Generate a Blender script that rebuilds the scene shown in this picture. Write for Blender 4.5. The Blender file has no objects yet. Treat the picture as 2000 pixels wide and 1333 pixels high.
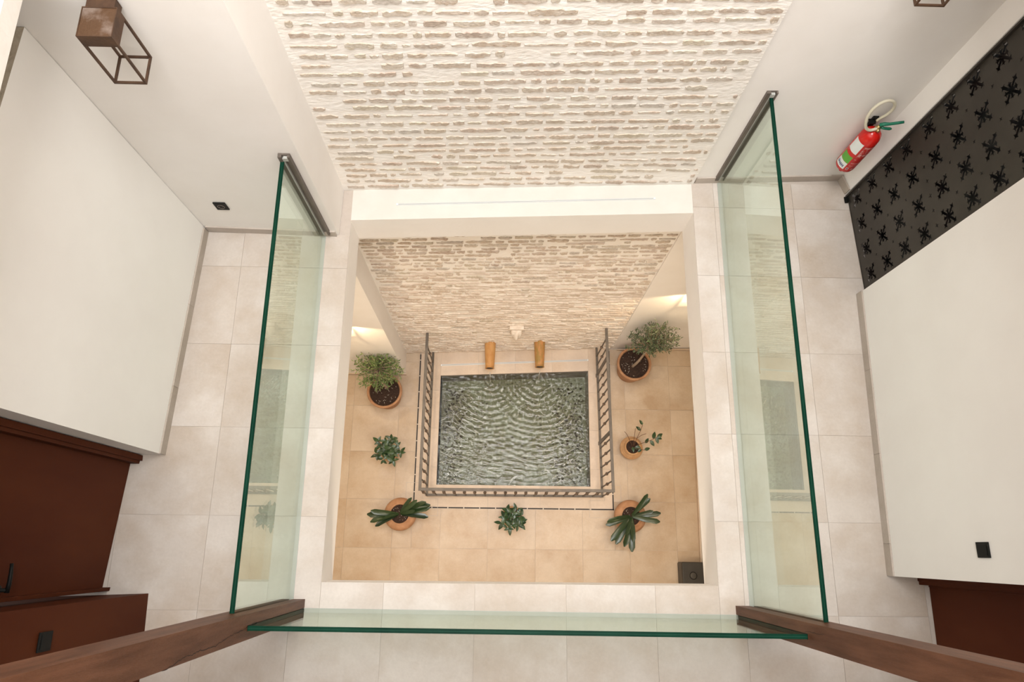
import bpy, bmesh, math, random
from mathutils import Vector, Matrix, Euler
random.seed(7)
S = bpy.context.scene
C = S.collection
PI = math.pi

# ------------------------------------------------------------------ camera
cam = bpy.data.cameras.new('camera'); co = bpy.data.objects.new('camera', cam); C.objects.link(co)
cam.sensor_width = 36.0; cam.lens = 25.0; cam.clip_start = 0.05; cam.clip_end = 100
co.matrix_world = Matrix(((0.99965107, -0.01702783, -0.02019363, 0.0),
                          (0.01065133, 0.95943082, -0.28174288, 0.0),
                          (0.02417186, 0.28142948, 0.95927742, 4.7),
                          (0, 0, 0, 1)))
S.camera = co
# ------------------------------------------------------------------ world, light, exposure
S.view_settings.view_transform = 'Standard'; S.view_settings.look = 'None'
S.view_settings.gamma = 1.0; S.view_settings.use_curve_mapping = False
S.view_settings.exposure = -0.16
w = bpy.data.worlds.new('sky'); S.world = w; w.use_nodes = True
w.node_tree.nodes['Background'].inputs['Color'].default_value = (1.0, 0.995, 0.99, 1)
w.node_tree.nodes['Background'].inputs['Strength'].default_value = 1.08

def area(name, loc, rot, sx, sy, power, col):
    l = bpy.data.lights.new(name, 'AREA'); l.shape = 'RECTANGLE'; l.size = sx; l.size_y = sy
    l.energy = power; l.color = col
    o = bpy.data.objects.new(name, l); C.objects.link(o); o.location = loc; o.rotation_euler = rot
    return o
# the glazed roof light above the courtyard
area('roof_light', (0.2, 0.6, 8.6), (0, 0, 0), 3.0, 3.4, 780, (1.0, 0.985, 0.965))
# unseen warm fill lamps, added under the gallery slab to warm the ground floor
for (x, y) in ((-2.2, 1.0), (2.3, 0.6), (0.2, -1.2), (-1.9, -0.9), (2.0, -1.1)):
    area('warm_floor_fill', (x, y, -0.36), (0, 0, 0), 0.3, 0.3, 21, (1.0, 0.83, 0.61))
# unseen fill lamp under the gallery slab, added to brighten the lower brick wall
area('brick_wall_fill', (0.2, -0.5, -0.42), (math.radians(62), 0, 0), 1.2, 0.12, 15, (1.0, 0.86, 0.70))

# ------------------------------------------------------------------ materials
def nodes(name):
    m = bpy.data.materials.new(name); m.use_nodes = True
    nt = m.node_tree; return m, nt, nt.nodes['Principled BSDF']
def pos_vec(nt, scale=(1, 1, 1), rnd=False):
    g = nt.nodes.new('ShaderNodeNewGeometry')
    mp = nt.nodes.new('ShaderNodeMapping'); mp.inputs['Scale'].default_value = scale
    if rnd:
        oi = nt.nodes.new('ShaderNodeObjectInfo')
        mu = nt.nodes.new('ShaderNodeVectorMath'); mu.operation = 'SCALE'; mu.inputs['Scale'].default_value = 37.0
        cx = nt.nodes.new('ShaderNodeCombineXYZ')
        nt.links.new(oi.outputs['Random'], cx.inputs[0]); nt.links.new(oi.outputs['Random'], cx.inputs[1])
        nt.links.new(cx.outputs[0], mu.inputs[0])
        ad = nt.nodes.new('ShaderNodeVectorMath'); ad.operation = 'ADD'
        nt.links.new(g.outputs['Position'], ad.inputs[0]); nt.links.new(mu.outputs[0], ad.inputs[1])
        nt.links.new(ad.outputs[0], mp.inputs['Vector'])
    else:
        nt.links.new(g.outputs['Position'], mp.inputs['Vector'])
    return mp.outputs['Vector']
def noise(nt, vec, scale, detail=4, rough=0.55):
    n = nt.nodes.new('ShaderNodeTexNoise'); n.inputs['Scale'].default_value = scale
    n.inputs['Detail'].default_value = detail; n.inputs['Roughness'].default_value = rough
    nt.links.new(vec, n.inputs['Vector']); return n.outputs['Fac']
def ramp(nt, fac, stops):
    r = nt.nodes.new('ShaderNodeValToRGB')
    while len(r.color_ramp.elements) < len(stops): r.color_ramp.elements.new(0.5)
    for e, (p, c) in zip(r.color_ramp.elements, stops):
        e.position = p; e.color = (*c, 1)
    nt.links.new(fac, r.inputs['Fac']); return r.outputs['Color']
def mixc(nt, fac, a, b, mode='MIX'):
    m = nt.nodes.new('ShaderNodeMix'); m.data_type = 'RGBA'; m.blend_type = mode
    for sock, v in ((m.inputs['Factor'], fac), (m.inputs[6], a), (m.inputs[7], b)):
        if hasattr(v, 'links') or hasattr(v, 'is_linked'): nt.links.new(v, sock)
        elif isinstance(v, tuple): sock.default_value = (*v, 1)
        else: sock.default_value = v
    return m.outputs[2]
def bump(nt, p, fac, strength, dist=0.01):
    b = nt.nodes.new('ShaderNodeBump'); b.inputs['Strength'].default_value = strength
    b.inputs['Distance'].default_value = dist
    nt.links.new(fac, b.inputs['Height']); nt.links.new(b.outputs[0], p.inputs['Normal'])
def mat(name, c1, c2=None, scale=3, rough=0.7, bs=0, bscale=30, metal=0, detail=4, aniso=(1, 1, 1), rnd=False, lo=0.35, hi=0.65, bd=0.01):
    m, nt, p = nodes(name)
    p.inputs['Roughness'].default_value = rough; p.inputs['Metallic'].default_value = metal
    c2 = c2 or c1
    v = pos_vec(nt, aniso, rnd)
    col = ramp(nt, noise(nt, v, scale, detail), [(lo, c1), (hi, c2)])
    nt.links.new(col, p.inputs['Base Color'])
    if bs: bump(nt, p, noise(nt, v, bscale, 5), bs, bd)
    return m

M = {}
M['plaster'] = mat('white_plaster', (0.82, 0.78, 0.74), (0.855, 0.82, 0.785), 2.2, 0.85, 0.12, 14)
M['plaster_pale'] = mat('pale_plaster', (0.83, 0.80, 0.765), (0.86, 0.835, 0.80), 2.0, 0.85, 0.12, 14)
M['mortar'] = mat('lime_mortar', (0.87, 0.815, 0.755), (0.90, 0.865, 0.82), 5, 0.9, 0.6, 22, aniso=(1, 1, 2.2), bd=0.012)
M['cream'] = mat('cream_render', (0.64, 0.60, 0.545), (0.67, 0.63, 0.58), 4, 0.8, 0.2, 20)
M['rough_top'] = mat('rough_mortar_top', (0.42, 0.35, 0.26), (0.52, 0.45, 0.35), 18, 0.95, 0.8, 50)
M['slab_face'] = mat('slab_plaster', (0.85, 0.805, 0.755), (0.88, 0.84, 0.795), 2.5, 0.8, 0.15, 25)
M['joint'] = mat('tile_joint', (0.47, 0.405, 0.35), (0.50, 0.435, 0.38), 20, 0.9)
def stone(name, a, b, stain, rough):
    m, nt, p = nodes(name); p.inputs['Roughness'].default_value = rough
    v = pos_vec(nt, (1, 1, 1), True)
    base = ramp(nt, noise(nt, v, 2.6, 5, 0.6), [(0.3, a), (0.7, b)])
    st = ramp(nt, noise(nt, v, 1.7, 6, 0.65), [(0.42, (0, 0, 0)), (0.66, (1, 1, 1))])
    c = mixc(nt, st, base, stain)
    fine = ramp(nt, noise(nt, v, 55, 3, 0.6), [(0.3, (0.94, 0.94, 0.94)), (0.7, (1, 1, 1))])
    c = mixc(nt, 1.0, c, fine, 'MULTIPLY')
    oi = nt.nodes.new('ShaderNodeObjectInfo')
    tone = ramp(nt, oi.outputs['Random'], [(0, (0.955, 0.95, 0.94)), (1, (1, 1, 1))])
    c = mixc(nt, 1.0, c, tone, 'MULTIPLY')
    nt.links.new(c, p.inputs['Base Color'])
    bump(nt, p, noise(nt, v, 40, 5), 0.08)
    return m
M['tile'] = stone('limestone_tile', (0.52, 0.455, 0.405), (0.62, 0.56, 0.51), (0.47, 0.385, 0.315), 0.55)
M['skirt'] = stone('limestone_skirting', (0.47, 0.40, 0.35), (0.54, 0.475, 0.42), (0.40, 0.34, 0.28), 0.6)
M['tile_low'] = stone('ground_limestone_tile', (0.55, 0.43, 0.315), (0.62, 0.505, 0.39), (0.48, 0.345, 0.225), 0.45)
M['border_low'] = stone('pool_border_stone', (0.66, 0.53, 0.42), (0.72, 0.60, 0.49), (0.60, 0.47, 0.36), 0.5)

def brick_mat():
    m, nt, p = nodes('old_brick'); p.inputs['Roughness'].default_value = 0.92
    oi = nt.nodes.new('ShaderNodeObjectInfo'); g = nt.nodes.new('ShaderNodeNewGeometry')
    ad = nt.nodes.new('ShaderNodeMath'); ad.operation = 'ADD'
    nt.links.new(oi.outputs['Random'], ad.inputs[0]); nt.links.new(g.outputs['Random Per Island'], ad.inputs[1])
    fr = nt.nodes.new('ShaderNodeMath'); fr.operation = 'FRACT'; nt.links.new(ad.outputs[0], fr.inputs[0])
    c = ramp(nt, fr.outputs[0], [(0.0, (0.68, 0.58, 0.47)), (0.2, (0.62, 0.49, 0.38)), (0.38, (0.70, 0.61, 0.50)), (0.55, (0.58, 0.45, 0.36)),
                                 (0.68, (0.71, 0.58, 0.48)), (0.8, (0.60, 0.54, 0.48)), (0.9, (0.66, 0.57, 0.44)), (1.0, (0.52, 0.41, 0.34))])
    v = pos_vec(nt, (1, 1, 2), False)
    fl = ramp(nt, noise(nt, v, 16, 6, 0.7), [(0.42, (0, 0, 0)), (0.68, (0.75, 0.75, 0.75))])
    c = mixc(nt, fl, c, (0.86, 0.80, 0.72))
    sp = ramp(nt, noise(nt, v, 60, 4, 0.6), [(0.35, (0.82, 0.80, 0.78)), (0.6, (1, 1, 1))])
    c = mixc(nt, 1.0, c, sp, 'MULTIPLY')
    nt.links.new(c, p.inputs['Base Color'])
    bump(nt, p, noise(nt, v, 45, 6, 0.7), 0.9, 0.012)
    return m
M['brick'] = brick_mat()
M['brick_pale'] = mat('limewashed_brick', (0.60, 0.49, 0.40), (0.76, 0.68, 0.60), 9, 0.92, 0.7, 40, aniso=(0.6, 1, 3), detail=6, bd=0.012)
M['wood'] = mat('stained_post_wood', (0.085, 0.034, 0.017), (0.150, 0.066, 0.036), 4.5, 0.42, 0.25, 60, detail=6, aniso=(6, 6, 0.6))
M['doorwood'] = mat('dark_red_brown_door', (0.068, 0.0165, 0.0075), (0.090, 0.025, 0.010), 2, 0.55, 0.05, 60, aniso=(1, 1, 0.3))
M['crack'] = mat('wood_crack', (0.018, 0.007, 0.004))
M['black'] = mat('black_plastic', (0.008, 0.008, 0.007), rough=0.5)
M['channel'] = mat('bronze_channel', (0.10, 0.08, 0.065), (0.14, 0.115, 0.095), 8, 0.45, metal=0.1)
M['gasket'] = mat('grey_gasket', (0.42, 0.42, 0.39), rough=0.5)
M['rust'] = mat('rusted_steel', (0.055, 0.026, 0.013), (0.095, 0.048, 0.024), 14, 0.6, 0.3, 60, metal=0.25)
M['rusttop'] = mat('worn_rusted_plate', (0.085, 0.040, 0.016), (0.21, 0.155, 0.125), 9, 0.6, 0.3, 60, metal=0.1, lo=0.45, hi=0.62, detail=6)
M['iron'] = mat('grey_brown_iron', (0.105, 0.088, 0.072), (0.145, 0.122, 0.102), 9, 0.55, 0.1, 40, metal=0.35)
M['knob'] = mat('forged_knob', (0.13, 0.085, 0.06), (0.18, 0.12, 0.085), 30, 0.5, metal=0.3)
M['screen'] = mat('dark_screen_steel', (0.045, 0.038, 0.031), (0.060, 0.052, 0.043), 3, 0.45, metal=0.3)
M['screen_back'] = mat('painted_dim_backing', (0.02, 0.02, 0.02), (0.16, 0.16, 0.15), 7, 0.6, lo=0.45, hi=0.72, detail=5)  # dim light seen through the cutouts, painted as grey patches on near-black
M['alu'] = mat('white_aluminium', (0.72, 0.74, 0.76), rough=0.3, metal=0.3)
M['diffuser'] = mat('strip_diffuser', (0.80, 0.82, 0.84), rough=0.25)
M['dark'] = mat('dark_void', (0.02, 0.015, 0.012), rough=0.7)
M['drain'] = mat('drain_slot', (0.012, 0.007, 0.006), rough=0.6)
M['spacer'] = mat('drain_spacer', (0.62, 0.55, 0.48), rough=0.5)
M['terra'] = mat('terracotta', (0.34, 0.165, 0.080), (0.46, 0.245, 0.128), 9, 0.75, 0.3, 50, detail=6)
M['terra_pale'] = mat('sandy_terracotta', (0.46, 0.25, 0.115), (0.58, 0.35, 0.18), 12, 0.75, 0.3, 50, detail=6)
M['spout'] = mat('ochre_clay', (0.47, 0.22, 0.065), (0.55, 0.30, 0.11), 9, 0.6, 0.2, 40, aniso=(3, 1, 1))
M['spoutmoss'] = mat('mossy_ochre_clay', (0.30, 0.19, 0.05), (0.52, 0.23, 0.08), 10, 0.6, 0.2, 40, aniso=(3, 1, 1), lo=0.4, hi=0.7)
M['soil'] = mat('potting_soil', (0.022, 0.011, 0.007), (0.055, 0.028, 0.018), 60, 0.95, 1.0, 120)
M['chip'] = mat('pale_chip', (0.50, 0.44, 0.38), rough=0.8)
M['bark'] = mat('olive_bark', (0.30, 0.22, 0.16), (0.40, 0.31, 0.23), 30, 0.9, 0.5, 60)
M['twig'] = mat('brown_twig', (0.14, 0.065, 0.035), rough=0.8)
M['carved'] = mat('carved_limestone', (0.70, 0.60, 0.51), (0.80, 0.72, 0.64), 20, 0.85, 0.7, 45)
def leafmat(name, cols, rough=0.4, island=True):
    m, nt, p = nodes(name); p.inputs['Roughness'].default_value = rough
    g = nt.nodes.new('ShaderNodeNewGeometry'); oi = nt.nodes.new('ShaderNodeObjectInfo')
    f = g.outputs['Random Per Island'] if island else oi.outputs['Random']
    n = len(cols)
    c = ramp(nt, f, [(i / (n - 1), cc) for i, cc in enumerate(cols)])
    nt.links.new(c, p.inputs['Base Color']); return m
M['olive'] = leafmat('olive_leaves', [(0.045, 0.085, 0.022), (0.13, 0.19, 0.05), (0.07, 0.12, 0.035), (0.24, 0.29, 0.11), (0.05, 0.10, 0.015)], 0.5)
M['olive_grey'] = leafmat('grey_olive_leaves', [(0.045, 0.065, 0.035), (0.13, 0.16, 0.09), (0.07, 0.095, 0.05), (0.17, 0.20, 0.12), (0.06, 0.12, 0.025)], 0.5)
M['broad'] = leafmat('broad_green_leaves', [(0.012, 0.035, 0.012), (0.03, 0.068, 0.022), (0.020, 0.05, 0.016)], 0.3, False)
M['strap'] = leafmat('strap_leaves', [(0.010, 0.026, 0.010), (0.026, 0.050, 0.014), (0.016, 0.036, 0.012)], 0.28, False)
M['red'] = mat('red_enamel', (0.55, 0.012, 0.008), rough=0.22)
M['redlabel'] = mat('red_label', (0.45, 0.015, 0.012), rough=0.4)
M['pink'] = mat('pink_print', (0.66, 0.30, 0.28), rough=0.4)
M['whitelabel'] = mat('white_label', (0.72, 0.74, 0.72), rough=0.4)
M['greenlabel'] = mat('green_label', (0.10, 0.36, 0.035), rough=0.4)
M['blueprint'] = mat('blue_print', (0.05, 0.07, 0.18), rough=0.5)
M['greenhandle'] = mat('green_lever', (0.008, 0.15, 0.085), rough=0.4)
M['brass'] = mat('brass', (0.55, 0.42, 0.20), rough=0.3, metal=0.8)
M['hose'] = mat('cream_hose', (0.62, 0.57, 0.44), rough=0.5)
M['boxgrey'] = mat('charcoal_plastic', (0.030, 0.025, 0.020), (0.038, 0.032, 0.027), 10, 0.5)
M['boxside'] = mat('charcoal_side', (0.055, 0.048, 0.04), rough=0.5)

def glass_mat():
    m = bpy.data.materials.new('clear_green_glass'); m.use_nodes = True; nt = m.node_tree
    for n in list(nt.nodes): nt.nodes.remove(n)
    o = nt.nodes.new('ShaderNodeOutputMaterial'); t = nt.nodes.new('ShaderNodeBsdfTransparent')
    t.inputs['Color'].default_value = (0.90, 0.955, 0.915, 1)
    g = nt.nodes.new('ShaderNodeBsdfGlossy'); g.inputs['Roughness'].default_value = 0.0
    g.inputs['Color'].default_value = (0.93, 1.0, 0.95, 1)
    f = nt.nodes.new('ShaderNodeFresnel'); f.inputs['IOR'].default_value = 1.5
    geo = nt.nodes.new('ShaderNodeNewGeometry')
    # same Fresnel on both sides of the pane
    mul = nt.nodes.new('ShaderNodeMath'); mul.operation = 'SUBTRACT'; mul.inputs[0].default_value = 1.5
    sc = nt.nodes.new('ShaderNodeMath'); sc.operation = 'MULTIPLY'; sc.inputs[1].default_value = 0.8333
    nt.links.new(geo.outputs['Backfacing'], sc.inputs[0]); nt.links.new(sc.outputs[0], mul.inputs[1])
    nt.links.new(mul.outputs[0], f.inputs['IOR'])
    f2 = nt.nodes.new('ShaderNodeFresnel'); f2.inputs['IOR'].default_value = 1.5
    mx = nt.nodes.new('ShaderNodeMixShader')
    lw = nt.nodes.new('ShaderNodeMath'); lw.operation = 'MINIMUM'; lw.inputs[1].default_value = 0.30
    nt.links.new(f2.outputs[0], lw.inputs[0])
    nt.links.new(lw.outputs[0], mx.inputs[0]); nt.links.new(t.outputs[0], mx.inputs[1]); nt.links.new(g.outputs[0], mx.inputs[2])
    nt.links.new(mx.outputs[0], o.inputs[0]); return m
M['glass'] = glass_mat()
M['glassedge'] = mat('dark_green_glass_edge', (0.003, 0.022, 0.013), (0.006, 0.036, 0.021), 4, 0.3)
M['glassedge_line'] = mat('laminate_line', (0.02, 0.075, 0.05), rough=0.3)

def water_mat():
    m = bpy.data.materials.new('fountain_water'); m.use_nodes = True; nt = m.node_tree
    for n in list(nt.nodes): nt.nodes.remove(n)
    o = nt.nodes.new('ShaderNodeOutputMaterial'); t = nt.nodes.new('ShaderNodeBsdfTransparent')
    t.inputs['Color'].default_value = (0.74, 0.79, 0.72, 1)
    g = nt.nodes.new('ShaderNodeBsdfGlossy'); g.inputs['Roughness'].default_value = 0.02
    f = nt.nodes.new('ShaderNodeFresnel'); f.inputs['IOR'].default_value = 1.75
    mx = nt.nodes.new('ShaderNodeMixShader')
    nt.links.new(f.outputs[0], mx.inputs[0]); nt.links.new(t.outputs[0], mx.inputs[1]); nt.links.new(g.outputs[0], mx.inputs[2])
    v = pos_vec(nt)
    b = nt.nodes.new('ShaderNodeBump'); b.inputs['Strength'].default_value = 1.0; b.inputs['Distance'].default_value = 0.0035
    nt.links.new(noise(nt, v, 60, 4, 0.6), b.inputs['Height'])
    nt.links.new(b.outputs[0], g.inputs['Normal'])
    nt.links.new(mx.outputs[0], o.inputs[0]); return m
M['water'] = water_mat()
def jet_mat():
    m = bpy.data.materials.new('falling_water'); m.use_nodes = True; nt = m.node_tree
    p = nt.nodes['Principled BSDF']; p.inputs['Base Color'].default_value = (0.85, 0.83, 0.78, 1); p.inputs['Roughness'].default_value = 0.1
    p.inputs['Alpha'].default_value = 0.45; return m
M['jet'] = jet_mat()
M['poolwall'] = mat('olive_pool_wall', (0.17, 0.14, 0.085), (0.24, 0.20, 0.13), 14, 0.5)
def poolfloor():
    m, nt, p = nodes('pool_floor_mosaic'); p.inputs['Roughness'].default_value = 0.5
    v = pos_vec(nt)
    base = ramp(nt, noise(nt, v, 3.2, 5), [(0.35, (0.175, 0.16, 0.105)), (0.65, (0.27, 0.28, 0.225))])
    sp = ramp(nt, noise(nt, v, 34, 3, 0.6), [(0.36, (0.35, 0.30, 0.24)), (0.42, (1, 1, 1))])
    c = mixc(nt, 1.0, base, sp, 'MULTIPLY')
    nt.links.new(c, p.inputs['Base Color']); return m
M['poolfloor'] = poolfloor()
M['mosaic'] = mat('dark_brown_mosaic', (0.035, 0.012, 0.008), (0.02, 0.018, 0.012), 9, 0.5)

for k_, v_ in (('doorwood', 0.05), ('wood', 0.12), ('glassedge', 0.03), ('glassedge_line', 0.05), ('black', 0.15), ('screen', 0.3)):
    M[k_].node_tree.nodes['Principled BSDF'].inputs['Specular IOR Level'].default_value = v_

# ------------------------------------------------------------------ mesh helpers
def bm_box(bm, a, b, mi=0, mx=None):
    (x0, y0, z0), (x1, y1, z1) = a, b
    vs = [Vector((x, y, z)) for z in (z0, z1) for (x, y) in ((x0, y0), (x1, y0), (x1, y1), (x0, y1))]
    if mx: vs = [mx @ v for v in vs]
    vs = [bm.verts.new(v) for v in vs]
    for f in ((0, 3, 2, 1), (4, 5, 6, 7), (0, 1, 5, 4), (1, 2, 6, 5), (2, 3, 7, 6), (3, 0, 4, 7)):
        fc = bm.faces.new([vs[i] for i in f]); fc.material_index = mi
def bm_prism(bm, poly, z0, z1, mi=0, top=None):
    n = len(poly)
    lo = [bm.verts.new((x, y, z0)) for x, y in poly]; hi = [bm.verts.new((x, y, z1)) for x, y in poly]
    fs = [bm.faces.new(hi), bm.faces.new(lo[::-1])]
    for i in range(n): fs.append(bm.faces.new((lo[i], lo[(i + 1) % n], hi[(i + 1) % n], hi[i])))
    for f in fs: f.material_index = mi
    if top is not None: fs[0].material_index = top
def bm_bar(bm, p, q, wx, wy=None, up=Vector((0, 0, 1)), mi=0, ext=0):
    p = Vector(p); q = Vector(q); d = (q - p); L = d.length; d.normalize()
    wy = wy or wx
    s = d.cross(up)
    if s.length < 1e-4: s = Vector((1, 0, 0))
    s.normalize(); u = s.cross(d)
    mx = Matrix((( s.x, u.x, d.x, p.x), (s.y, u.y, d.y, p.y), (s.z, u.z, d.z, p.z), (0, 0, 0, 1)))
    bm_box(bm, (-wx / 2, -wy / 2, -ext), (wx / 2, wy / 2, L + ext), mi, mx)
def bm_tube(bm, pts, rad, seg=8, closed=False, mi=0):
    pts = [Vector(p) for p in pts]; n = len(pts)
    rads = rad if isinstance(rad, (list, tuple)) else [rad] * n
    rings = []; prev = None
    for i, p in enumerate(pts):
        a = pts[(i + 1) % n] if (closed or i < n - 1) else p
        b = pts[i - 1] if (closed or i > 0) else p
        d = (a - b).normalized()
        if prev is None:
            s = d.cross(Vector((0, 0, 1)))
            if s.length < 1e-3: s = Vector((1, 0, 0))
        else: s = prev - d * prev.dot(d)
        s.normalize(); prev = s; u = d.cross(s)
        rings.append([bm.verts.new(p + (s * math.cos(2 * PI * k / seg) + u * math.sin(2 * PI * k / seg)) * rads[i]) for k in range(seg)])
    m = n if closed else n - 1
    for i in range(m):
        A, B = rings[i], rings[(i + 1) % n]
        for k in range(seg):
            f = bm.faces.new((A[k], A[(k + 1) % seg], B[(k + 1) % seg], B[k])); f.smooth = True; f.material_index = mi
    if not closed:
        for R in (rings[0][::-1], rings[-1]):
            f = bm.faces.new(R); f.material_index = mi
def bm_lathe(bm, prof, seg=32, mi=0, cap=True, org=(0, 0, 0), mis=None):
    rings = []; ox, oy, oz = org
    for r, z in prof:
        rings.append([bm.verts.new((ox + r * math.cos(2 * PI * k / seg), oy + r * math.sin(2 * PI * k / seg), oz + z)) for k in range(seg)])
    for i in range(len(rings) - 1):
        A, B = rings[i], rings[i + 1]
        for k in range(seg):
            f = bm.faces.new((A[k], A[(k + 1) % seg], B[(k + 1) % seg], B[k])); f.smooth = True
            f.material_index = mis[i] if mis else mi
    if cap:
        bm.faces.new(rings[0][::-1]); bm.faces.new(rings[-1])
def obj(name, bm, mats, parent=None, loc=None, kind=None, label=None, nrm=True):
    me = bpy.data.meshes.new(name)
    if nrm: bmesh.ops.recalc_face_normals(bm, faces=bm.faces)
    bm.to_mesh(me); bm.free()
    for m in (mats if isinstance(mats, (list, tuple)) else [mats]): me.materials.append(M[m] if isinstance(m, str) else m)
    o = bpy.data.objects.new(name, me); C.objects.link(o)
    if parent: o.parent = parent
    if loc: o.location = loc
    if kind: o['kind'] = kind
    if label: o['label'] = label
    return o
def tag(o, label, cat, group=None):
    o['label'] = label; o['category'] = cat
    if group: o['group'] = group
    return o
def thing(name, label, cat, loc=(0, 0, 0), rz=0, group=None):
    o = bpy.data.objects.new(name, None); C.objects.link(o); o.location = loc; o.rotation_euler = (0, 0, rz)
    o.empty_display_size = 0.1
    return tag(o, label, cat, group)
def copy_tree(o, parent=None):
    c = o.copy(); C.objects.link(c)
    if parent: c.parent = parent
    for ch in list(o.children): copy_tree(ch, c)
    return c
def bevel(o, w=0.003, seg=2):
    m = o.modifiers.new('bevel', 'BEVEL'); m.width = w; m.segments = seg; m.limit_method = 'ANGLE'
    return o
def NB(): return bmesh.new()

LOW = -4.48
def brick_y(x): return 2.506 + 0.0433 * (x + 1.139)

# ================================================================== SETTING
def cut_rects(rect, hole):
    x0, y0, x1, y1 = rect; a, b, c, d = hole
    if x1 <= a or x0 >= c or y1 <= b or y0 >= d: return [rect]
    out = []
    if x0 < a: out.append((x0, y0, a, y1)); x0 = a
    if x1 > c: out.append((c, y0, x1, y1)); x1 = c
    if y0 < b: out.append((x0, y0, x1, b)); y0 = b
    if y1 > d: out.append((x0, d, x1, y1)); y1 = d
    return out
def tiles(parent, xs, ys, holes, z, th, mt, clip, gap=0.0022):
    cnt = 0
    for i in range(len(xs) - 1):
        for j in range(len(ys) - 1):
            rs = [(xs[i], ys[j], xs[i + 1], ys[j + 1])]
            for h in holes:
                rs = [q for r in rs for q in cut_rects(r, h)]
            for r in rs:
                x0, y0, x1, y1 = r
                ymax = clip((x0 + x1) / 2)
                y1 = min(y1, ymax)
                if x1 - x0 < 0.02 or y1 - y0 < 0.02: continue
                bm = NB(); dz = random.uniform(-0.0006, 0.0006)
                hx, hy = (x1 - x0) / 2 - gap / 2, (y1 - y0) / 2 - gap / 2
                bm_box(bm, (-hx, -hy, -th), (hx, hy, dz))
                o = obj('tile', bm, mt, parent, ((x0 + x1) / 2, (y0 + y1) / 2, z)); cnt += 1
    return cnt

# gallery floor: slab ring with plastered edges, tiles on it
OX0, OX1, OY0 = -1.072, 1.417, -0.206
bm = NB()
zt, zb = -0.004, -0.316
bm_prism(bm, [(-3.4, -1.9), (OX0, -1.9), (OX0, 2.53), (-3.4, 2.53)], zb, zt, 0, 1)
bm_prism(bm, [(OX1, -1.9), (3.6, -1.9), (3.6, 2.95), (1.43, 2.95), (OX1, 2.63)], zb, zt, 0, 1)
bm_prism(bm, [(OX0, -1.9), (OX1, -1.9), (OX1, OY0), (OX0, OY0)], zb, zt, 0, 1)
gfloor = obj('floor', bm, ['slab_face', 'joint'], kind='structure')
xs = [-3.0, -2.385, -1.815, -1.25, -0.683, -0.115, 0.455, 1.015, 1.575, 2.16, 2.73, 3.3]
ys = [-1.7, -1.51, -0.944, -0.377, 0.19, 0.757, 1.325, 1.893, 2.43, 2.9]
def clip_up(x):
    if x < -1.16: return 2.15
    if x < -1.07: return 2.5
    return 2.635
tiles(gfloor, xs, ys, [(OX0, OY0, OX1, 3.0)], 0.0, 0.004, 'tile', clip_up, 0.0018)

# plastered ledge between the opening and the brick wall
bm = NB()
bm_prism(bm, [(OX0, 2.268), (OX1, 2.381), (OX1, 2.64), (OX0, 2.53)], -0.316, 0.0, 0, 1)
obj('trim_1', bm, ['slab_face', 'cream'], kind='structure')

# brick wall ------------------------------------------------------
bm = NB()
bm_prism(bm, [(-1.26, brick_y(-1.26)), (1.62, brick_y(1.62)), (1.62, 3.0), (-1.26, 3.0)], LOW, -0.02)
bm_prism(bm, [(-1.26, brick_y(-1.26)), (1.428, brick_y(1.428)), (1.428, 3.0), (-1.26, 3.0)], -0.02, 6.4)
bwall = obj('wall_back', bm, 'mortar', kind='structure')
def brick_geo(bm, L, H, depth, rough, rnd, off=Vector((0, 0, 0)), n_side=5):
    """irregular hand-made brick: jagged outline, domed face towards -y"""
    pts = []
    n = max(4, int(L / 0.019)); n = min(n, 12)
    taperL = rnd.uniform(0.35, 1.0); taperR = rnd.uniform(0.35, 1.0)
    bow = rnd.uniform(-0.12, 0.12) * H
    def hh(t):
        k = 1.0
        if t < 0.12: k = taperL + (1 - taperL) * t / 0.12
        if t > 0.88: k = taperR + (1 - taperR) * (1 - t) / 0.12
        return k
    top = []; bot = []
    for i in range(n + 1):
        t = i / n; x = (t - 0.5) * L + rnd.uniform(-0.3, 0.3) * L / n * (0 < i < n)
        k = hh(t)
        top.append((x, 0.5 * H * k * (1 + rnd.uniform(-rough, rough * 0.5)) + bow * math.sin(PI * t)))
        bot.append((x, -0.5 * H * k * (1 + rnd.uniform(-rough, rough * 0.5)) + bow * math.sin(PI * t)))
    ring = top + bot[::-1]
    outer = [bm.verts.new(off + Vector((x, 0.006, z))) for x, z in ring]
    mid = []
    for x, z in ring:
        d = depth * rnd.uniform(0.65, 1.0)
        cz = bow
        mid.append(bm.verts.new(off + Vector((x * (1 - 0.008 / max(L / 2, 0.02)), -d, cz + (z - cz) * 0.92))))
    N = len(ring)
    for i in range(N):
        bm.faces.new((outer[i], outer[(i + 1) % N], mid[(i + 1) % N], mid[i]))
    # spine of slightly varied depth
    for i in range(n):
        a, b = mid[i], mid[i + 1]; c, d2 = mid[N - 2 - i], mid[N - 1 - i]
        bm.faces.new((a, b, c, d2))
def brick_rows(x0, x1, z0, z1, pitch, rnd):
    out = []; z = z0
    while z < z1:
        x = x0 + rnd.uniform(-0.0, 0.05)
        slope = rnd.uniform(-0.006, 0.006)
        while x < x1 - 0.04:
            L = rnd.choice([rnd.uniform(0.045, 0.09), rnd.uniform(0.09, 0.17), rnd.uniform(0.11, 0.19), rnd.uniform(0.17, 0.27)])
            L = min(L, x1 - x - 0.005)
            H = rnd.uniform(0.031, 0.048) * (1.0 if rnd.random() > 0.16 else 0.55)
            if rnd.random() > 0.035 and L > 0.03: out.append((x + L / 2, z + slope * (x - x0) + rnd.uniform(-0.004, 0.004), L, H))
            x += L + rnd.uniform(0.006, 0.028)
        z += pitch * rnd.uniform(0.93, 1.07)
    return out
rnd = random.Random(11)
up = brick_rows(-1.132, 1.418, 0.055, 3.3, 0.0785, rnd)
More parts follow.
